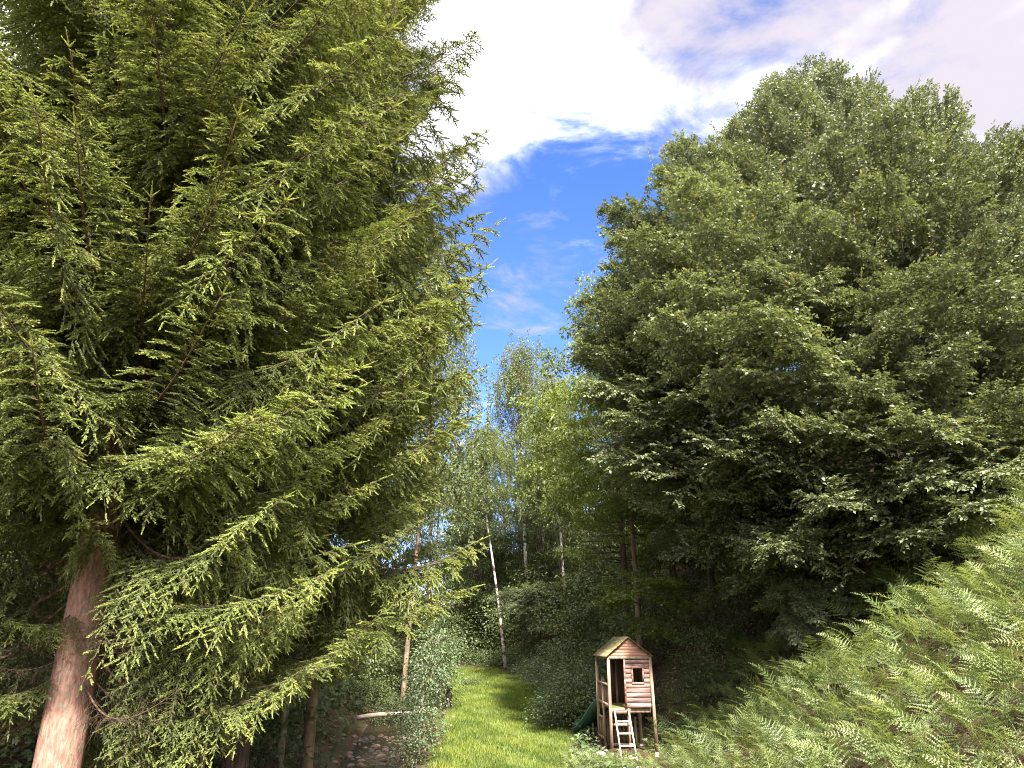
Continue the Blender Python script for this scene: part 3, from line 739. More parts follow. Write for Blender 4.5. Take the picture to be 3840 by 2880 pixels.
tree('maple_tree', 'broad maple with bright yellow-green lower leaves between the birches and hornbeam', (4.6, 27.5), 15.0, 0.15, 'maple', 0, 3.3, 6.6, 'brown_bark', (0.0, 0), G)
tree('broadleaf_tree', 'tall broadleaf tree standing against the blue sky next to the hornbeam', (5.0, 32.5), 20.0, 0.2, 'maple', 1, 3.7, 5.5, 'dark_bark', (-0.02, 0), G, 1.1)
LBL = [
 ((3.0, 58), 22, 3.4, 5, 0, 'birch', 'olive airy tree rising right behind the tallest birch'),
 ((-2.6, 56), 15.5, 3.2, 4, 1, 'birch', 'pale feathery tree at the lowest point of the skyline'),
 ((-5.6, 50), 14.5, 3.4, 3, 0, 'forest', 'dark tree behind the leaning birch and the sapling'),
 ((-7.5, 42), 19, 3.6, 3, 1, 'forest', 'broadleaf tree showing behind the spruce fringe above the stream'),
 ((3.4, 53), 18, 3.8, 4, 2, 'forest', 'dark leafy tree between the two straight birches'),
 ((7.0, 46), 19, 4.0, 5, 1, 'forest', 'shaded tree deep in the wood behind the maple'),
 ((8.0, 37), 19, 4.0, 5.5, 0, 'forest', 'dark tree on the bank behind the hornbeam crown'),
 ((6.8, 25.5), 13.5, 3.2, 6.0, 2, 'forest', 'shaded tree under the left side of the hornbeam'),
 ((13.5, 29), 21, 4.4, 9, 1, 'forest', 'tree high on the slope behind the hornbeam stems'),
 ((20.5, 25), 21.5, 4.6, 12, 2, 'forest', 'tree at the right edge behind the hornbeam crown'),
 ((11.0, 34), 17, 4.0, 7.0, 0, 'forest', 'shaded low-crowned tree on the bank behind the young maple'),
 ((16.0, 33), 21, 4.5, 11, 1, 'forest', 'tree on the upper slope hidden behind the hornbeam'),
 ((10.5, 43), 20, 4.5, 7, 2, 'forest', 'tree on the bank far behind the broad maple'),
 ((5.5, 60), 20, 4.5, 5, 0, 'forest', 'tree filling the wood behind the thin birch'),
 ((-0.6, 68), 16.5, 4.8, 4, 1, 'forest', 'farthest tree seen between the leaning and the straight birch'),
 ((-6.5, 64), 16, 4.8, 3, 2, 'forest', 'farthest tree left of the leaning birch'),
 ((-3.4, 66), 13.5, 4.4, 1.5, 1, 'forest', 'low leafy tree closing the gap left of the leaning birch'),
 ((0.6, 63), 13.5, 4.4, 1.5, 2, 'forest', 'low leafy tree closing the gap between the two tall birches'),
 ((4.6, 66), 15, 4.6, 2, 0, 'forest', 'low leafy tree closing the gap right of the straight birch'),
 ((2.2, 54), 13, 3.6, 3, 0, 'forest', 'low dark tree close behind the straight birch trunk'),
 ((-2.0, 53), 11, 3.4, 2.2, 2, 'forest', 'low dark tree close behind the leaning birch'),
]
for i, (p, top, R, cb, var, kind, lab) in enumerate(LBL):
    tree('forest_tree', lab, p, top, 0.17, kind, var, R, cb, 'dark_bark' if kind == 'forest' else 'alder_bark', (0, 0), G, i * 0.9)
GL = 'trees behind the spruces'
for i, (p, top, R, cb, lab) in enumerate([
    ((-9.5, 19), 12, 3.6, 2.6, 'shady broadleaf tree behind the thick spruce trunk'),
    ((-13.5, 17), 14, 4.0, 3.0, 'dim leafy tree at the left edge behind the spruce boughs'),
    ((-8.0, 26), 13, 3.6, 2.2, 'dark leafy tree behind the slender trunks by the stream'),
    ((-15, 28), 18, 4.4, 4, 'leafy tree far back at the left edge with sky above it'),
    ((-10.5, 36), 19, 4.2, 3, 'tall tree deep in the wood behind the second spruce')]):
    tree('forest_tree', lab, p, top, 0.16, 'forest', i, R, cb, 'dark_bark', (0, 0), GL, i * 1.3)


# ------------------------------------------------------------------ playhouse on stilts
def playhouse():
    W, Dp, ZF = 1.16, 1.5, 1.24
    root = empty('wooden_playhouse', (2.62, 21.0, 0.0), math.atan(0.1))
    tag(root, 'weathered reddish wooden playhouse on stilts with a ladder and gabled roof', 'playhouse')
    def part(name, build, mat, parent=root, smooth=False):
        mb = MB(); build(mb); o = link(name, mb.mesh(name, [mat], smooth), parent); return o
    P = 0.075
    base = hz(2.62, 21.0) - 0.3
    # corner posts with concrete feet
    corner = [(0, 0, 2.56), (W, 0, 2.56), (0, Dp, 2.56), (W, Dp, 2.56)]
    for x, y, t in corner:
        lean = 0.05 if x > 0.5 else 0.0
        po = part('post', lambda m: m.bar((x + lean, y, 0.16), (x, y, t), P, P, up=(0, 1, 0)), M['post'])
        if not (x > .5):
            part('concrete_foot', lambda m: m.tube([(x, y, base), (x, y, 0.0), (x, y, 0.17)], [0.085, 0.075, 0.05], 8), M['concrete'], po, False)
        else:
            part('concrete_foot', lambda m: m.tube([(x + lean, y, base), (x + lean, y, 0.0), (x + lean, y, 0.17)], [0.085, 0.075, 0.05], 8), M['concrete'], po, False)
    # middle posts: left side, and under the front panel
    pm = part('post', lambda m: m.bar((0, 0.78, 0.12), (0, 0.78, 1.97), 0.06, 0.06, up=(0, 1, 0)), M['post'])
    part('concrete_foot', lambda m: m.tube([(0, 0.78, base), (0, 0.78, 0.0), (0, 0.78, 0.14)], [0.08, 0.07, 0.05], 8), M['concrete'], pm)
    part('post', lambda m: m.bar((0.50, 0.02, 0.22), (0.50, 0.02, ZF - 0.145), 0.055, 0.055, up=(0, 1, 0)), M['post'])
    # platform: mossy boards
    for k in range(9):
        y0 = 0.045 + k * (Dp - 0.09) / 9
        part('floor_board', lambda m: m.box((0.04, y0, ZF - 0.03), (W - 0.04, y0 + (Dp - 0.09) / 9 - 0.008, ZF + rng.uniform(-.002, .002))), M['moss'])
    part('beam', lambda m: m.box((0.04, 0.0, ZF - 0.145), (0.56, 0.045, ZF - 0.005), jit=0.002), M['plank'])
    for y in (0.03, Dp - 0.03): part('joist', lambda m: m.box((0.045, y + 0.03, ZF - 0.13), (W - 0.04, y + 0.07, ZF - 0.034)), M['brown_board'])
    # top beams
    part('beam', lambda m: m.box((0.02, -0.052, 2.455), (W - 0.02, -0.04 + 0.0, 2.53), jit=0.002), M['post'])
    part('beam', lambda m: m.box((0.04, Dp - .02, 2.45), (W - 0.04, Dp + .02, 2.53)), M['brown_board'])
    part('beam', lambda m: m.box((-0.02, 0.04, 2.46), (0.02, Dp - 0.04, 2.55)), M['brown_board'])
    part('beam', lambda m: m.box((W - 0.02, 0.04, 2.46), (W + 0.02, Dp - 0.04, 2.55)), M['brown_board'])
    # front panel of horizontal planks with a window hole
    x0, x1 = 0.455, W - 0.04
    wx0, wx1, wz0, wz1 = 0.66, 0.925, 1.86, 2.235
    zs = np.linspace(ZF, 2.445, 11)
    for a, b in zip(zs[:-1], zs[1:]):
        z0, z1 = a + 0.002, b - 0.002
        yo = rng.uniform(-.001, .001)
        if z1 <= wz0 or z0 >= wz1: segs = [(x0, x1)]
        else: segs = [(x0, wx0), (wx1, x1)]
        if len(segs) == 2:
            for m0, m1 in ((z0, min(z1, wz0)), (max(z0, wz1), z1)):
                if m1 - m0 > 0.012: part('plank', lambda m: m.box((wx0 + 0.002, -0.024 + yo, m0), (wx1 - 0.002, -0.004, m1)), M['plank'])
        for q0, q1 in segs:
            if z0 < wz0 < z1 and len(segs) == 2:
                part('plank', lambda m: m.box((q0, -0.024 + yo, z0), (q1, -0.004, z1), jit=0.0015), M['plank'])
            else:
                part('plank', lambda m: m.box((q0, -0.024 + yo, z0), (q1, -0.004, z1), jit=0.0015), M['plank'])
    part('corner_board', lambda m: m.box((x0 - 0.045, -0.045, ZF - 0.002), (x0 - 0.001, 0.0, 2.45), jit=0.001), M['plank'])
    for nm, a, b in (('window_frame', (wx0 - 0.04, -0.040, wz1 - 0.012), (wx1 + 0.04, -0.029, wz1 + 0.04)), ('window_frame', (wx0 - 0.04, -0.040, wz0 - 0.04), (wx1 + 0.04, -0.029, wz0 + 0.012)),
                     ('window_frame', (wx0 - 0.04, -0.040, wz0 + 0.013), (wx0 + 0.004, -0.029, wz1 - 0.013)), ('window_frame', (wx1 - 0.004, -0.040, wz0 + 0.013), (wx1 + 0.04, -0.029, wz1 - 0.013))):
        part(nm, lambda m: m.box(a, b), M['plank'])
    # gable planks
    ridge = (0.555, 3.0); zg = [2.532, 2.61, 2.69, 2.77, 2.85, 2.965]
    for a, b in zip(zg[:-1], zg[1:]):
        def g(m, a=a, b=b - 0.003):
            def xl(z): return max(0.0, (z - 2.545)) / (3.0 - 2.545) * ridge[0] + 0.02
            def xrr(z): return W - 0.02 - max(0.0, (z - 2.545)) / (3.0 - 2.545) * (W - ridge[0])
            yo = rng.uniform(-.003, .003)
            v = [(xl(a), -0.035 + yo, a), (xrr(a), -0.035 + yo, a), (xrr(b), -0.035 + yo, b), (xl(b), -0.035 + yo, b)]
            v += [(p[0], -0.012, p[2]) for p in v]
            m.add(v, [[0,1,2],[0,2,3],[4,6,5],[4,7,6],[0,4,5],[0,5,1],[1,5,6],[1,6,2],[2,6,7],[2,7,3],[3,7,4],[3,4,0]])
        part('gable_plank', g, M['gable'])
    # roof: two slopes of boards running front to back
    for sd in (0, 1):
        rp = empty('roof'); rp.parent = root
        e = (-0.09, 2.505) if sd == 0 else (W + 0.07, 2.50)
        nb = 6
        for k in range(nb):
            f0, f1 = k / nb, (k + 1) / nb
            a = (e[0] + (ridge[0] - e[0]) * f0, e[1] + (ridge[1] + .012 - e[1]) * f0); b = (e[0] + (ridge[0] - e[0]) * f1, e[1] + (ridge[1] + .012 - e[1]) * f1)
            dz = rng.uniform(0, 0.006)
            def rb(m):
                y0, y1 = -0.13 + rng.uniform(-.012, .012), Dp + 0.12
                t = 0.022
                v = [(a[0], y0, a[1] + dz), (b[0], y0, b[1] + dz), (b[0], y1, b[1] + dz), (a[0], y1, a[1] + dz)]
                v += [(p[0], p[1], p[2] + t) for p in v]
                m.add(v, [[0,2,1],[0,3,2],[4,5,6],[4,6,7],[0,1,5],[0,5,4],[1,2,6],[1,6,5],[2,3,7],[2,7,6],[3,0,4],[3,4,7]])
            part('roof_board', rb, M['roof_board'], rp)
    # left side: rails with upright boards
    part('rail', lambda m: m.bar((0.0, 0.03, 1.80), (0.0, Dp - .03, 1.83), 0.05, 0.055), M['post'])
    part('rail', lambda m: m.bar((0.0, 0.03, 1.30), (0.0, Dp - .03, 1.33), 0.05, 0.07), M['post'])
    for k in range(11):
        y0 = 0.05 + k * (Dp - 0.1) / 11
        part('side_board', lambda m: m.box((0.028, y0, 1.26), (0.045, y0 + (Dp - .1) / 11 - 0.006, 1.79 + rng.uniform(-.01, .01))), M['brown_board'])
    part('rail', lambda m: m.bar((-0.01, 0.80, 0.93), (-0.01, Dp, 0.94), 0.045, 0.06), M['post'])
    part('rail', lambda m: m.bar((-0.01, 0.80, 0.42), (-0.01, Dp, 0.43), 0.045, 0.06), M['post'])
    for k in range(4):
        y0 = 0.83 + k * 0.165
        part('side_board', lambda m: m.box((0.018, y0, 0.38), (0.034, y0 + 0.155, 0.93)), M['brown_board'])
    # right side and back walls
    for k in range(11):
        z0 = ZF + k * 0.11
        part('wall_plank', lambda m: m.box((W + 0.003, 0.045, z0), (W + 0.02, Dp - .045, z0 + 0.106)), M['plank'])
    for k in range(7):
        x = 0.40 + k * 0.105
        part('wall_plank', lambda m: m.box((x, Dp - 0.01, ZF + 0.01), (x + 0.1, Dp + 0.012, 2.445)), M['dark_board'])
    part('inner_post', lambda m: m.box((0.52, Dp - 0.09, ZF + 0.004), (0.575, Dp - 0.03, 2.44)), M['post'])
    # cross rails under the platform, and slats of the sandpit behind
    part('rail', lambda m: m.box((0.04, -0.01, 0.80), (0.53, 0.012, 0.862)), M['post'])
    part('rail', lambda m: m.box((0.04, -0.01, 0.32), (0.60, 0.012, 0.385)), M['post'])
    for k in range(9):
        x = 0.10 + k * 0.115
        part('slat', lambda m: m.box((x, Dp - 0.02, 0.14), (x + 0.062, Dp + 0.004, 0.86 + rng.uniform(-.02, .02))), M['brown_board'])
    part('rail', lambda m: m.box((0.04, Dp + 0.006, 0.70), (W - .04, Dp + 0.03, 0.77)), M['brown_board'])
    # ladder
    lad = empty('ladder'); lad.parent = root
    tl, tr_ = np.array([0.095, -0.07, 1.22]), np.array([0.475, -0.07, 1.22]); bl, br = np.array([0.12, -0.62, -0.12]), np.array([0.52, -0.62, -0.12])
    part('ladder_rail', lambda m: m.bar(tl, bl, 0.036, 0.05), M['ladder'], lad)
    part('ladder_rail', lambda m: m.bar(tr_, br, 0.036, 0.05), M['ladder'], lad)
    for f in (0.22, 0.425, 0.63, 0.83):
        part('rung', lambda m: m.bar(tl + (bl - tl) * f + np.array([0.019, 0, 0]), tr_ + (br - tr_) * f - np.array([0.019, 0, 0]), 0.05, 0.045), M['ladder'], lad)
    # slide running off the back
    sl = empty('slide'); sl.parent = root
    t = np.linspace(0, 1, 14)
    yy = Dp + 0.04 + 2.3 * t; zz = 1.20 - 1.05 * (3 * t ** 2 - 2 * t ** 3) * 0.55 - 1.05 * t * 0.45
    def chute(m):
        prof = [(-0.23, 0.17), (-0.215, 0.02), (0.215, 0.02), (0.23, 0.17), (0.245, 0.17), (0.23, 0.0), (-0.23, 0.0), (-0.245, 0.17)]
        n = len(prof)
        v = np.array([[0.27 - 0.38 * q + a, y, z + b] for q, y, z in zip(t, yy, zz) for a, b in prof])
        f = []
        for i in range(len(t) - 1):
            for j in range(n):
                k = (j + 1) % n; A = i * n + j; B = i * n + k
                f += [[A, B, B + n], [A, B + n, A + n]]
        m.add(v, f)
    part('chute', chute, M['slide'], sl)
    for x in (0.27 - 0.2375, 0.27 + 0.2375):
        part('slide_lip', lambda m: m.tube(np.stack([x - 0.38 * t, yy, zz + 0.178], -1), 0.02, 6), M['slide_lip'], sl, True)
    part('slide_leg', lambda m: m.bar((0.07, Dp + 1.25, 0.1), (0.07, Dp + 1.25, 0.60), 0.05, 0.05, up=(0, 1, 0)), M['post'], sl)
    return root
playhouse()

# ------------------------------------------------------------------ birch log across the stream
def log():
    mb = MB(); t = np.linspace(0, 1, 14)
    a = np.array(at(357, 718, 27.6)); b = np.array(at(437, 709, 28.6))
    pts = a + (b - a) * t[:, None] + np.stack([0 * t, 0 * t, 0.03 * np.sin(t * 7)], -1)
    mb.tube(pts, 0.082 - 0.025 * t + 0.004 * np.sin(t * 23), 10)
    o = link('fallen_log', mb.mesh('fallen_log', [bark_mat('log_bark', (0.30, 0.22, 0.18), (0.46, 0.36, 0.31), 6, (1, 1, 1), 0.4, extra=(0.08, 0.06, 0.05), extra_cover=(0.55, 0.62))], True)); tag(o, 'pale birch log lying across the stream', 'log')
log()

# ------------------------------------------------------------------ stones in the stream
def stone_mesh(seed):
    import bmesh
    bm = bmesh.new(); bmesh.ops.create_icosphere(bm, subdivisions=2, radius=1.0)
    r = np.random.default_rng(seed); k = r.normal(0, 1, (6, 3))
    for v in bm.verts:
        c = np.array(v.co); d = 1 + 0.16 * sum(math.sin(2.1 * float(c @ q) + i) for i, q in enumerate(k)) / 3
        v.co = Vector(c * d * np.array([1.0, 0.8, 0.5]))
    me = bpy.data.meshes.new('stone'); bm.to_mesh(me); bm.free(); me.materials.append(M['stone']); return me
STN = [stone_mesh(i) for i in range(5)]
r = np.random.default_rng(8)
cnt = 0
pts = []
while cnt < 90:
    y = 23.0 + 4.8 * r.random(); x = float(xs_(y)) + r.normal(0, 0.62)
    if abs(x - xs_(y)) > 1.25: continue
    if any((x - a) ** 2 + (y - b) ** 2 < 0.03 for a, b in pts): continue
    pts.append((x, y)); cnt += 1
    s = r.uniform(0.06, 0.16)
    z = max(hz(x, y), 0.048 * max(0, y - 20) - 0.64)
    o = link('stone', STN[cnt % 5]); o.location = (x, y, z + s * 0.12); o.rotation_euler = (r.uniform(-.3, .3), r.uniform(-.3, .3), r.uniform(0, 6.3)); o.scale = (s, s, s)
    tag(o, 'wet brown stone lying in the shallow stream bed', 'stone', 'stones in the stream bed')
# pale stones at the foot of the playhouse
for i, (x, y, s, lab) in enumerate([(2.30, 21.1, 0.17, 'pale rounded stone by the left posts of the playhouse'), (3.02, 20.75, 0.12, 'small pale stone by the ladder foot of the playhouse')]):
    o = link('pale_stone', STN[i].copy()); o.data.materials.clear(); o.data.materials.append(M['concrete'])
    o.location = (x, y, hz(x, y) + 0.03); o.scale = (s, s, s); tag(o, lab, 'stone')

# ------------------------------------------------------------------ bracken
def frond(mb, r, base, az, L, lean, tint):
    n = 15
    t = np.linspace(0, 1, n)
    hx = L * (lean * t + 0.42 * t ** 2.2); hzv = L * (0.95 * t - (0.28 + 0.35 * lean) * t ** 2.4)
    c, s_ = math.cos(az), math.sin(az)
    bend = r.uniform(-.12, .12)
    pts = base + np.stack([c * hx - s_ * bend * L * t ** 2, s_ * hx + c * bend * L * t ** 2, hzv], -1)
    mb.tube(pts, 0.005 * (1 - 0.8 * t) * (L + .3), 3, 0, np.clip(tint + 0.15, 0, 0.9), cap=False)
    tan = nrm(np.gradient(pts, axis=0))
    side = nrm(np.cross(tan, [0, 0, 1.0]) + 1e-6); up = np.cross(side, tan)
    ro = r.uniform(-0.9, 0.9) + 0.5 * r.uniform(-1, 1) * t[:, None]; side, up = side * np.cos(ro) + up * np.sin(ro), up * np.cos(ro) - side * np.sin(ro)
    V, T = [], []
    q = np.concatenate([np.linspace(0.25, 0.74, 7), np.linspace(0.80, 0.98, 5)]) + r.uniform(-.01, .01)
    for qi in q:
        j = min(int(qi * (n - 1)), n - 2); f = qi * (n - 1) - j
        p = pts[j] * (1 - f) + pts[j + 1] * f; tn = tan[j]; sd = side[j]; u = up[j]
        pl = (L * 0.27 * (1 - (qi - 0.26) / 0.76) ** 1.0 * min(1, (qi - .12) / 0.14) + 0.015) * r.uniform(.85, 1.1)
        for sg in (-1, 1):
            d = nrm(sd * sg * 0.84 + tn * r.uniform(.42, .68) + u * r.uniform(-0.12, 0.3))
            k = max(3, int(pl / 0.032))
            uu = (np.arange(k) + 0.2) / k
            b = p + d * (pl * uu)[:, None] - np.array([0, 0, 1.0]) * (pl * 0.16 * uu ** 2)[:, None]
            nn = nrm(np.cross(d, np.cross(u, d)))
            lat = nrm(np.cross(d, u)); wl = (0.014 + 0.055 * pl) * (1 - uu * 0.85)
            step = pl / k
            for s2 in (-1, 1):
                tip = b + lat * s2 * wl[:, None] + d * (wl * 0.55)[:, None] - u * (wl * 0.15)[:, None]
                V.append(np.stack([b, b + d * step * 0.92, tip], 1).reshape(-1, 3))
                T.append(np.repeat(np.clip(tint + 0.12 * (qi - .5) + r.normal(0, 0.05, k), 0, 0.9 if tint < .95 else 1), 3))
    V = np.concatenate(V); mb.add(V, np.arange(len(V)).reshape(-1, 3), 0, np.concatenate(T))
def fern_mesh(seed, nf, brown=0.06):
    r = np.random.default_rng(seed); mb = MB()
    for i in range(nf):
        az = math.pi * (0.95 + r.uniform(-0.75, 0.75))
        tint = 1.0 if r.random() < brown else np.clip(r.normal(0.58, 0.2), 0.1, 0.88)
        frond(mb, r, np.array([r.normal(0, .32), r.normal(0, .32), -0.05]), az, r.uniform(0.62, 1.15), r.uniform(0.0, 0.36), tint)
    return mb
FERN = [fern_mesh(500 + i, 12 if i < 5 else 14, 0.0 if i != 3 else 0.07).mesh('bracken_fern', [M['fern']]) for i in range(7)]
r = np.random.default_rng(21)
spots = []; tries = 0
def in_view(x, y, z, mu=60, mv=60):
    sp, cp = math.sin(PITCH), math.cos(PITCH); dz = z - CAM_Z
    f = y * cp + dz * sp; up = -y * sp + dz * cp
    if f < 0.3: return False
    return abs(x / f * FPX) < 512 + mu and abs(up / f * FPX) < 384 + mv
while len(spots) < 275 and tries < 60000:
    tries += 1
    y = r.uniform(6.0, 24.0); x = float(xr_(y)) + r.uniform(-2.7 if y > 17 else -1.1, 9.5)
    if y > 20.1 and x < 4.1: continue
    if y < 20.9 and x < 1.35: continue
    z = hz(x, y)
    if not in_view(x, y, z + 0.5): continue
    if y > 17.5 and 7.3 < x and r.random() < 0.8: continue      # bare shade below the hornbeam
    dmin = 0.30 + 0.012 * y
    if any((x - a) ** 2 + (y - b) ** 2 < dmin * dmin for a, b in spots): continue
    spots.append((x, y))
spots += [(1.75 + 0.9 * (k % 5) / 4 + r.uniform(-.12, .12), 19.0 + 0.42 * (k // 5) + r.uniform(-.12, .12)) for k in range(20)]
for i, (x, y) in enumerate(spots):
    s = r.uniform(0.75, 1.2) * (0.5 if x < xr_(y) - 0.6 else 0.75 if x < xr_(y) + 0.4 else 1)
    o = link('bracken_fern', FERN[i % 7]); o.location = (x, y, hz(x, y)); o.rotation_euler = (r.uniform(-.15, .15), r.uniform(-.30, .05), r.uniform(-.55, .55)); o.scale = (s, s, s)
    tag(o, 'arching green bracken fern growing on the steep bank', 'fern', 'bracken ferns on the bank')

# ------------------------------------------------------------------ shrubs and saplings
def palmate(mb, P, D, Nn, size, mat, T, r):
    D = nrm(D); S = nrm(np.cross(D, Nn)); U = np.cross(S, D)
    for a, k in ((0, 1.0), (0.75, 0.85), (-0.75, 0.85), (1.5, 0.55), (-1.5, 0.55)):
        d = D * math.cos(a) + S * math.sin(a)
        leaves(mb, P, d - U * 0.15, U, size * k, size * k * 0.55, mat, T, 0.06, 0.55)
def shrub_mesh(name, seed, R, H, n, leaf, mat, palm=False, stems=7, stem_mat='brown_bark', clusters=26, low=0.12):
    r = np.random.default_rng(seed); mb = MB()
    P, D, Nn, T = [], [], [], []
    for i in range(clusters):
        a = r.uniform(0, 2 * math.pi); u = r.uniform(low, 1) ; ro = R * math.sqrt(r.uniform(.1, 1)) * math.sqrt(max(0.06, 1 - (u * 0.95) ** 2.2))
        c = np.array([math.cos(a) * ro, math.sin(a) * ro, H * u]); m = n // clusters
        off = r.normal(0, 1, (m, 3)) * np.array([0.34, 0.34, 0.13]) * min(1.0, R)
        P.append(c + off); D.append(nrm(off + 1e-3) + np.array([math.cos(a) * .5, math.sin(a) * .5, -0.35]) + r.normal(0, .4, (m, 3)))
        Nn.append(np.array([0, 0, 1.0]) + r.normal(0, .38, (m, 3)) + np.array([math.cos(a), math.sin(a), 0]) * 0.25); T.append(np.clip(r.normal(.45, .17) + r.normal(0, .13, m), 0, 1))
        if i < stems or R < 0.9: mb.tube(np.stack([np.array([math.cos(a) * .08, math.sin(a) * .08, -0.1]), c * np.array([.45, .45, .6]), c]), [0.016, 0.010, 0.004], 4, 1, .5, cap=False)
    P = np.concatenate(P); D = np.concatenate(D); Nn = np.concatenate(Nn); T = np.concatenate(T); n = len(P)
    if palm: palmate(mb, P, D, Nn, leaf * r.uniform(.65, 1.15, n), 0, T, r)
    else: leaves(mb, P, D, Nn, leaf * r.uniform(.65, 1.2, n), leaf * .62 * r.uniform(.7, 1.2, n), 0, T)
    return mb.mesh(name, [M[mat], M[stem_mat]])
SY = [shrub_mesh('sycamore_shrub', 600 + i, 1.5, 2.4, 1500, 0.12, 'sycamore', True, clusters=34) for i in range(2)]
BR = [shrub_mesh('bramble_bush', 610 + i, 1.2, 1.35, 2500, 0.105, 'bramble', clusters=52, low=0.02) for i in range(3)]
SA = [shrub_mesh('sapling_crown', 620 + i, 0.9, 1.6, 720, 0.135, 'sapling', clusters=26, low=0.0) for i in range(2)]
DK = [shrub_mesh('forest_shrub', 630 + i, 1.9, 2.6, 3800, 0.14, 'forest', clusters=60, low=0.03, stem_mat='dark_bark') for i in range(2)]

def put(name, me, x, y, s, label, cat, group=None, rz=0, dz=0.0, sz=1.0):
    o = link(name, me); o.location = (x, y, hz(x, y) + dz); o.rotation_euler = (0, 0, rz); o.scale = (s, s, s * sz)
    tag(o, label, cat, group); return o
# sycamore shrubs under the spruces
for i, (x, y, s, lab) in enumerate([
    (-6.6, 13.2, 0.95, 'sycamore shrub with big lobed leaves beside the thick spruce trunk'),
    (-8.6, 12.6, 1.1, 'sycamore shrub at the lower left edge in deep shade'),
    (-7.3, 17.2, 1.2, 'leafy sycamore shrub behind the slanting stems under the spruces'),
    (-5.6, 16.4, 0.9, 'sycamore shrub between the two dark trunks'),
    (-5.9, 20.5, 1.0, 'green shrub behind the slim mottled trunk by the stream'),
    (-6.9, 24.0, 1.0, 'green shrub on the far bank of the stream beneath the spruce fringe')]):
    put('sycamore_shrub', SY[i % 2], x, y, s, lab, 'shrub', 'shrubs under the spruces', i * 1.1)
# brambles between lawn and bank
bs = [(1.6, 26.4, .8), (2.3, 26.6, 1.05), (1.7, 25.9, .8), (2.9, 27.6, 1.2), (2.2, 29.2, 1.0), (2.6, 31.5, 1.1), (2.0, 33.8, .95), (1.6, 36.6, .9), (3.9, 25.6, .9),
      (1.2, 40.0, .8), (0.6, 43.6, .7), (3.5, 30, 1.3), (2.8, 35.5, 1.2), (2.3, 39.5, 1.1)]
for i, (x, y, s) in enumerate(bs):
    put('bramble_bush', BR[i % 3], x, y, s, 'dull green bramble bush along the right edge of the lawn', 'bush', 'brambles along the lawn edge', i * 1.7)
for i, (x, y, s) in enumerate([(-1.6, 48.2, .9), (-3.2, 48.8, .9), (-0.2, 47.6, .8), (-4.8, 48.2, 1.0), (0.8, 46.4, .9), (-6.0, 46.5, 1.0)]):
    put('bramble_bush', BR[i % 3], x, y, s, 'low bush at the dark wood edge where the lawn ends', 'bush', 'bushes at the end of the lawn', i * 1.7, sz=0.8)
# saplings on the near bank of the stream
def sapling(x, y, h, s, label, lean=(0, 0), n=3, kind='SA', trunk_r=0.022):
    root = empty('sapling', (x, y, hz(x, y))); tag(root, label, 'sapling', 'saplings by the stream')
    link('trunk', trunk_mesh('sapling_trunk', M['alder_bark'], h * 0.9, trunk_r, 0.008, lean, 0.05, 6, seed=int(h * 10)), root)
    rr = np.random.default_rng(int(h * 100))
    for i in range(n):
        zz = h * (0.35 + 0.5 * i / max(1, n - 1)) if n > 1 else h * 0.45
        m = Matrix.Translation((lean[0] * zz + rr.normal(0, .12), lean[1] * zz + rr.normal(0, .1), zz - 0.6 * s)) @ Matrix.Rotation(i * 2.0, 4, 'Z') @ Matrix.Diagonal((s, s, s, 1))
        link('crown', SA[i % 2], root, m)
    return root
sapling(-2.55, 22.0, 2.6, 0.7, 'sapling with grey-green leaves and a thin stem at the lawn edge', (0.03, 0), 2)
sapling(-2.9, 29.6, 3.0, 0.85, 'bushy sapling with pale shining leaves behind the thin stem', (0.02, 0), 3)
sapling(-2.7, 23.6, 1.3, 0.62, 'low leafy sapling overhanging the stream bank beside the lawn', (0, 0), 2)
sapling(-2.45, 20.6, 1.0, 0.55, 'small leafy sapling at the bottom edge by the stream', (0, 0), 2)
sapling(-3.3, 32.0, 3.1, 0.85, 'sapling with white-glinting leaves against the dark wood', (0.08, 0), 3)
# stump with leaves around it
mb = MB(); mb.tube([(0, 0, -.2), (0, 0, .1), (0.02, 0, .45), (0.03, 0, .7)], [.17, .13, .115, .11], 10)
st = link('tree_stump', mb.mesh('tree_stump', [M['dark_bark']], False)); st.location = (-2.45, 30.2, hz(-2.45, 30.2)); tag(st, 'short dark stump at the left edge of the lawn', 'stump')
put('ivy_bush', SA[1], -2.65, 30.1, 0.75, 'leafy bush growing around the short dark stump', 'bush', None, 1.0, 0.0)
put('low_bush', SA[0], -2.1, 38.0, 0.6, 'low light green bush on the far left lawn edge', 'bush', None, 2.0, 0.0, 0.5)
# slim trunks under the spruces, their crowns lost in the boughs above
def slim(name, label, x, y, h, r0, bark, lean=(0, 0), crown=None):
    z0 = hz(x, y); root = empty(name, (x, y, z0)); tag(root, label, 'tree', 'slim trees under the spruces')
    link('trunk', trunk_mesh(name + '_trunk', M[bark], h, r0, 0.03, lean, 0.1, 9, seed=int(abs(x) * 77)), root)
    zt = h - 3.2
    link('crown', CR['forest'][1], root, Matrix.Translation((lean[0] * h * .8, lean[1] * h * .8, zt)) @ Matrix.Diagonal((0.42, 0.42, 0.42, 1)))
slim('alder_tree', 'slim alder with a mottled mossy trunk between spruce and stream', *at(279, 768, 16.2)[:2], 9, 0.095, 'alder_bark', (0.0, 0))
slim('alder_tree', 'thin grey trunk wrapped in leaves behind the thick spruce trunk', *at(150, 768, 15.5)[:2], 9, 0.11, 'alder_bark', (0.01, 0))
slim('hazel_stem', 'thicker of two thin bare stems slanting beside the dark spruce trunk', *at(196, 768, 12.4)[:2], 6, 0.05, 'brown_bark', (0.04, 0.02))
slim('hazel_stem', 'thinner of two thin bare stems slanting beside the dark spruce trunk', *at(184, 768, 12.8)[:2], 6, 0.03, 'brown_bark', (0.05, 0.02))
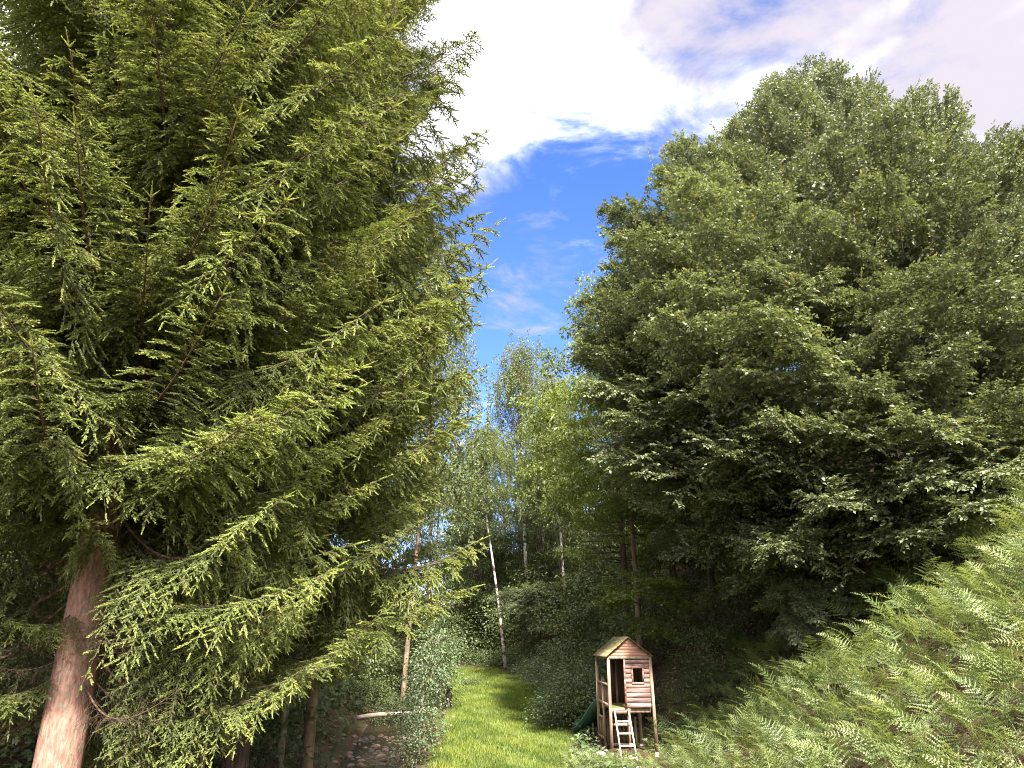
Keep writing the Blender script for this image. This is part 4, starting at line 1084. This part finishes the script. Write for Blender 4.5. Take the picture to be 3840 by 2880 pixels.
# small trees in the shade
def spray_tree(name, label, x, y, h, spec, mat, seed):
    r = np.random.default_rng(seed); root = empty(name, (x, y, hz(x, y))); tag(root, label, 'tree', 'small trees under the canopy')
    link('trunk', trunk_mesh(name + '_trunk', M['dark_bark'], h, 0.045, 0.015, (0.02, 0), 0.1, 7, seed=seed), root)
    for (az, z, pitch, s) in spec:
        link('leafy_bough', mat[r.integers(len(mat))], root, bough_matrix((0, 0, z), math.radians(az), math.radians(pitch), r.uniform(-.2, .2), s))
MP = [leaf_spray(700 + i, 2.0, (0.12, 0.09), 22, 0.08, 0.20, spread=0.5, gap=0.06, flat=0.22, jitter=0.45).mesh('maple_spray', [M['maple'], M['dark_bark']]) for i in range(2)]
spray_tree('young_maple', 'young maple with lit yellow-green leaves left of the dark hollow', 4.3, 25.0, 4.6,
    [(200, 3.6, 5, .9), (170, 4.0, 10, .8), (240, 3.9, 0, 1.0), (300, 4.2, 5, .9), (340, 3.8, -5, 1.0), (20, 4.2, 0, .8), (260, 3.2, -15, .8), (320, 3.2, -25, .8), (100, 4.3, 20, .8)], MP, 41)
spray_tree('young_beech', 'small beech bush hanging over the shaded upper edge of the bracken', 7.6, 19.7, 2.2,
    [(180, 1.9, -20, .42), (220, 2.1, -15, .45), (260, 1.9, -30, .5), (300, 2.1, -20, .45), (340, 1.9, -15, .4), (240, 1.4, -35, .45), (280, 1.3, -35, .42), (200, 1.4, -30, .4), (60, 2.0, 0, .4)], HB, 42)
spray_tree('young_beech', 'pale spreading beech sapling in front of the straight birch trunk', 1.6, 43.5, 4.6,
    [(190, 3.9, 0, .85), (220, 3.4, -5, .9), (250, 4.0, 5, .8), (300, 3.6, 0, .9), (340, 3.9, 5, .9), (10, 3.5, -5, .8), (270, 2.6, -8, .8), (210, 2.6, -8, .7)], HB, 43)
# dark shrubs of the understorey
for i, (x, y, s) in enumerate([(4.6, 30, .9), (6.2, 28.5, 1.0), (3.6, 36, 1.1), (5.6, 34, 1.2), (4.0, 41.5, 1.3), (2.2, 45, 1.2), (7.6, 24.2, .8), (8.8, 27, 1.0), (9.8, 23.5, .8), (5.4, 39, 1.3), (-5.8, 43, 1.2), (-7.2, 38, 1.3),
                               (-4.5, 30.4, .42), (-5.6, 30.9, .55), (-3.75, 30.8, .42), (14.5, 20.5, 1.1), (16.5, 22.5, 1.3), (13.2, 17.8, .9), (15.2, 18.5, 1.1), (-1.6, 51, 1.5), (1.0, 49, 1.3), (-4.4, 52, 1.6), (3.0, 49.5, 1.5), (6.6, 44, 1.6), (11.8, 25, 1.0), (-5.6, 36.6, .8), (-6.9, 34.5, 1.0), (-4.6, 38.0, .7), (-7.6, 32, 1.2), (6.0, 23.2, .7)]):
    put('forest_shrub', DK[i % 2], x, y, s, 'dark leafy shrub in the shade beneath the trees of the wood', 'shrub', 'shrubs in the shade of the wood', i * 0.8)

# ------------------------------------------------------------------ undergrowth and grass (uncountable)
r = np.random.default_rng(90)
mb = MB()
n = 60000
y = np.concatenate([r.uniform(7, 60, n), r.uniform(6, 25, 26000)]); x = np.concatenate([r.uniform(-16, 16, n), r.uniform(1.3, 13, 26000)])
keep = (lawn_mask(x, y) < 0.15) & (np.abs(x - xs_(y)) > 1.15) & ~((x > 2.3) & (x < 4.0) & (y > 19.6) & (y < 22.6))
x, y = x[keep], y[keep]; dens = np.sin(x * 1.3 + 2 * np.sin(y * .7)) * np.sin(y * 1.1 + np.sin(x)) ; k2 = (dens > -0.45); x, y = x[k2], y[k2]
bank = (x > xr_(y) - 1.0) & (y < 25); sz = np.where(bank, 0.5, 1.0)
z = height(x, y) + 0.38 * r.random(len(x)) ** 1.4 * np.where(bank, 0.6, 1.0)
nn = len(x); a = r.uniform(0, 6.28, nn)
leaves(mb, np.stack([x, y, z], -1), np.stack([np.cos(a), np.sin(a), r.normal(.1, .4, nn)], -1), np.array([-.2, -.1, 1.0]) + r.normal(0, .4, (nn, 3)), r.uniform(.07, .17, nn) * sz, r.uniform(.05, .11, nn) * sz, 0, np.clip(r.normal(.4, .2, nn), 0, 1))
ug = link('undergrowth', mb.mesh('undergrowth', [M['bramble']])); tag(ug, 'low leafy ground cover on the woodland floor and banks', kind='stuff')

mb = MB()
n = 62000
y = 18.8 + 28.5 * r.random(n) ** 1.35; x = r.uniform(-5, 2.6, n)
worn = np.sin(x * 1.9 + 2.1 * np.sin(y * .53)) * np.sin(y * .83 + 1.3 * np.sin(x * 1.1))
keep = (lawn_mask(x, y) > r.random(n) * 0.9 + 0.05) & (r.random(n) > 0.75 * (worn > 0.55))
x, y = x[keep], y[keep]; n = len(x); z = height(x, y)
patch = 0.5 + 0.30 * np.sin(x * 2.1 + 1.2 * np.sin(y * .9)) * np.sin(y * 1.4 + np.sin(x * 1.7)) + 0.10 * np.sin(x * 5.3 + y * 3.1)
for b in range(3):
    a = r.uniform(0, 6.28, n); hh = r.uniform(.05, .12, n) * (0.8 + patch * .5); ln = r.uniform(.2, .8, n)
    d = np.stack([np.cos(a) * ln, np.sin(a) * ln, np.ones(n)], -1) * hh[:, None]
    o = np.stack([x + r.normal(0, .03, n), y + r.normal(0, .03, n), z - 0.005], -1); w = np.stack([-np.sin(a), np.cos(a), 0 * a], -1) * r.uniform(.006, .012, n)[:, None]
    v = np.stack([o - w, o + w, o + d], 1).reshape(-1, 3)
    t = np.clip(patch + r.normal(0, .15, n), 0, .92); t = np.where(r.random(n) < .012, 1.0, t)
    mb.add(v, np.arange(n * 3).reshape(-1, 3), 0, np.repeat(t, 3))
gr = link('lawn_grass', mb.mesh('lawn_grass', [M['grass']])); tag(gr, 'bright green mown grass of the lawn strip', kind='stuff')
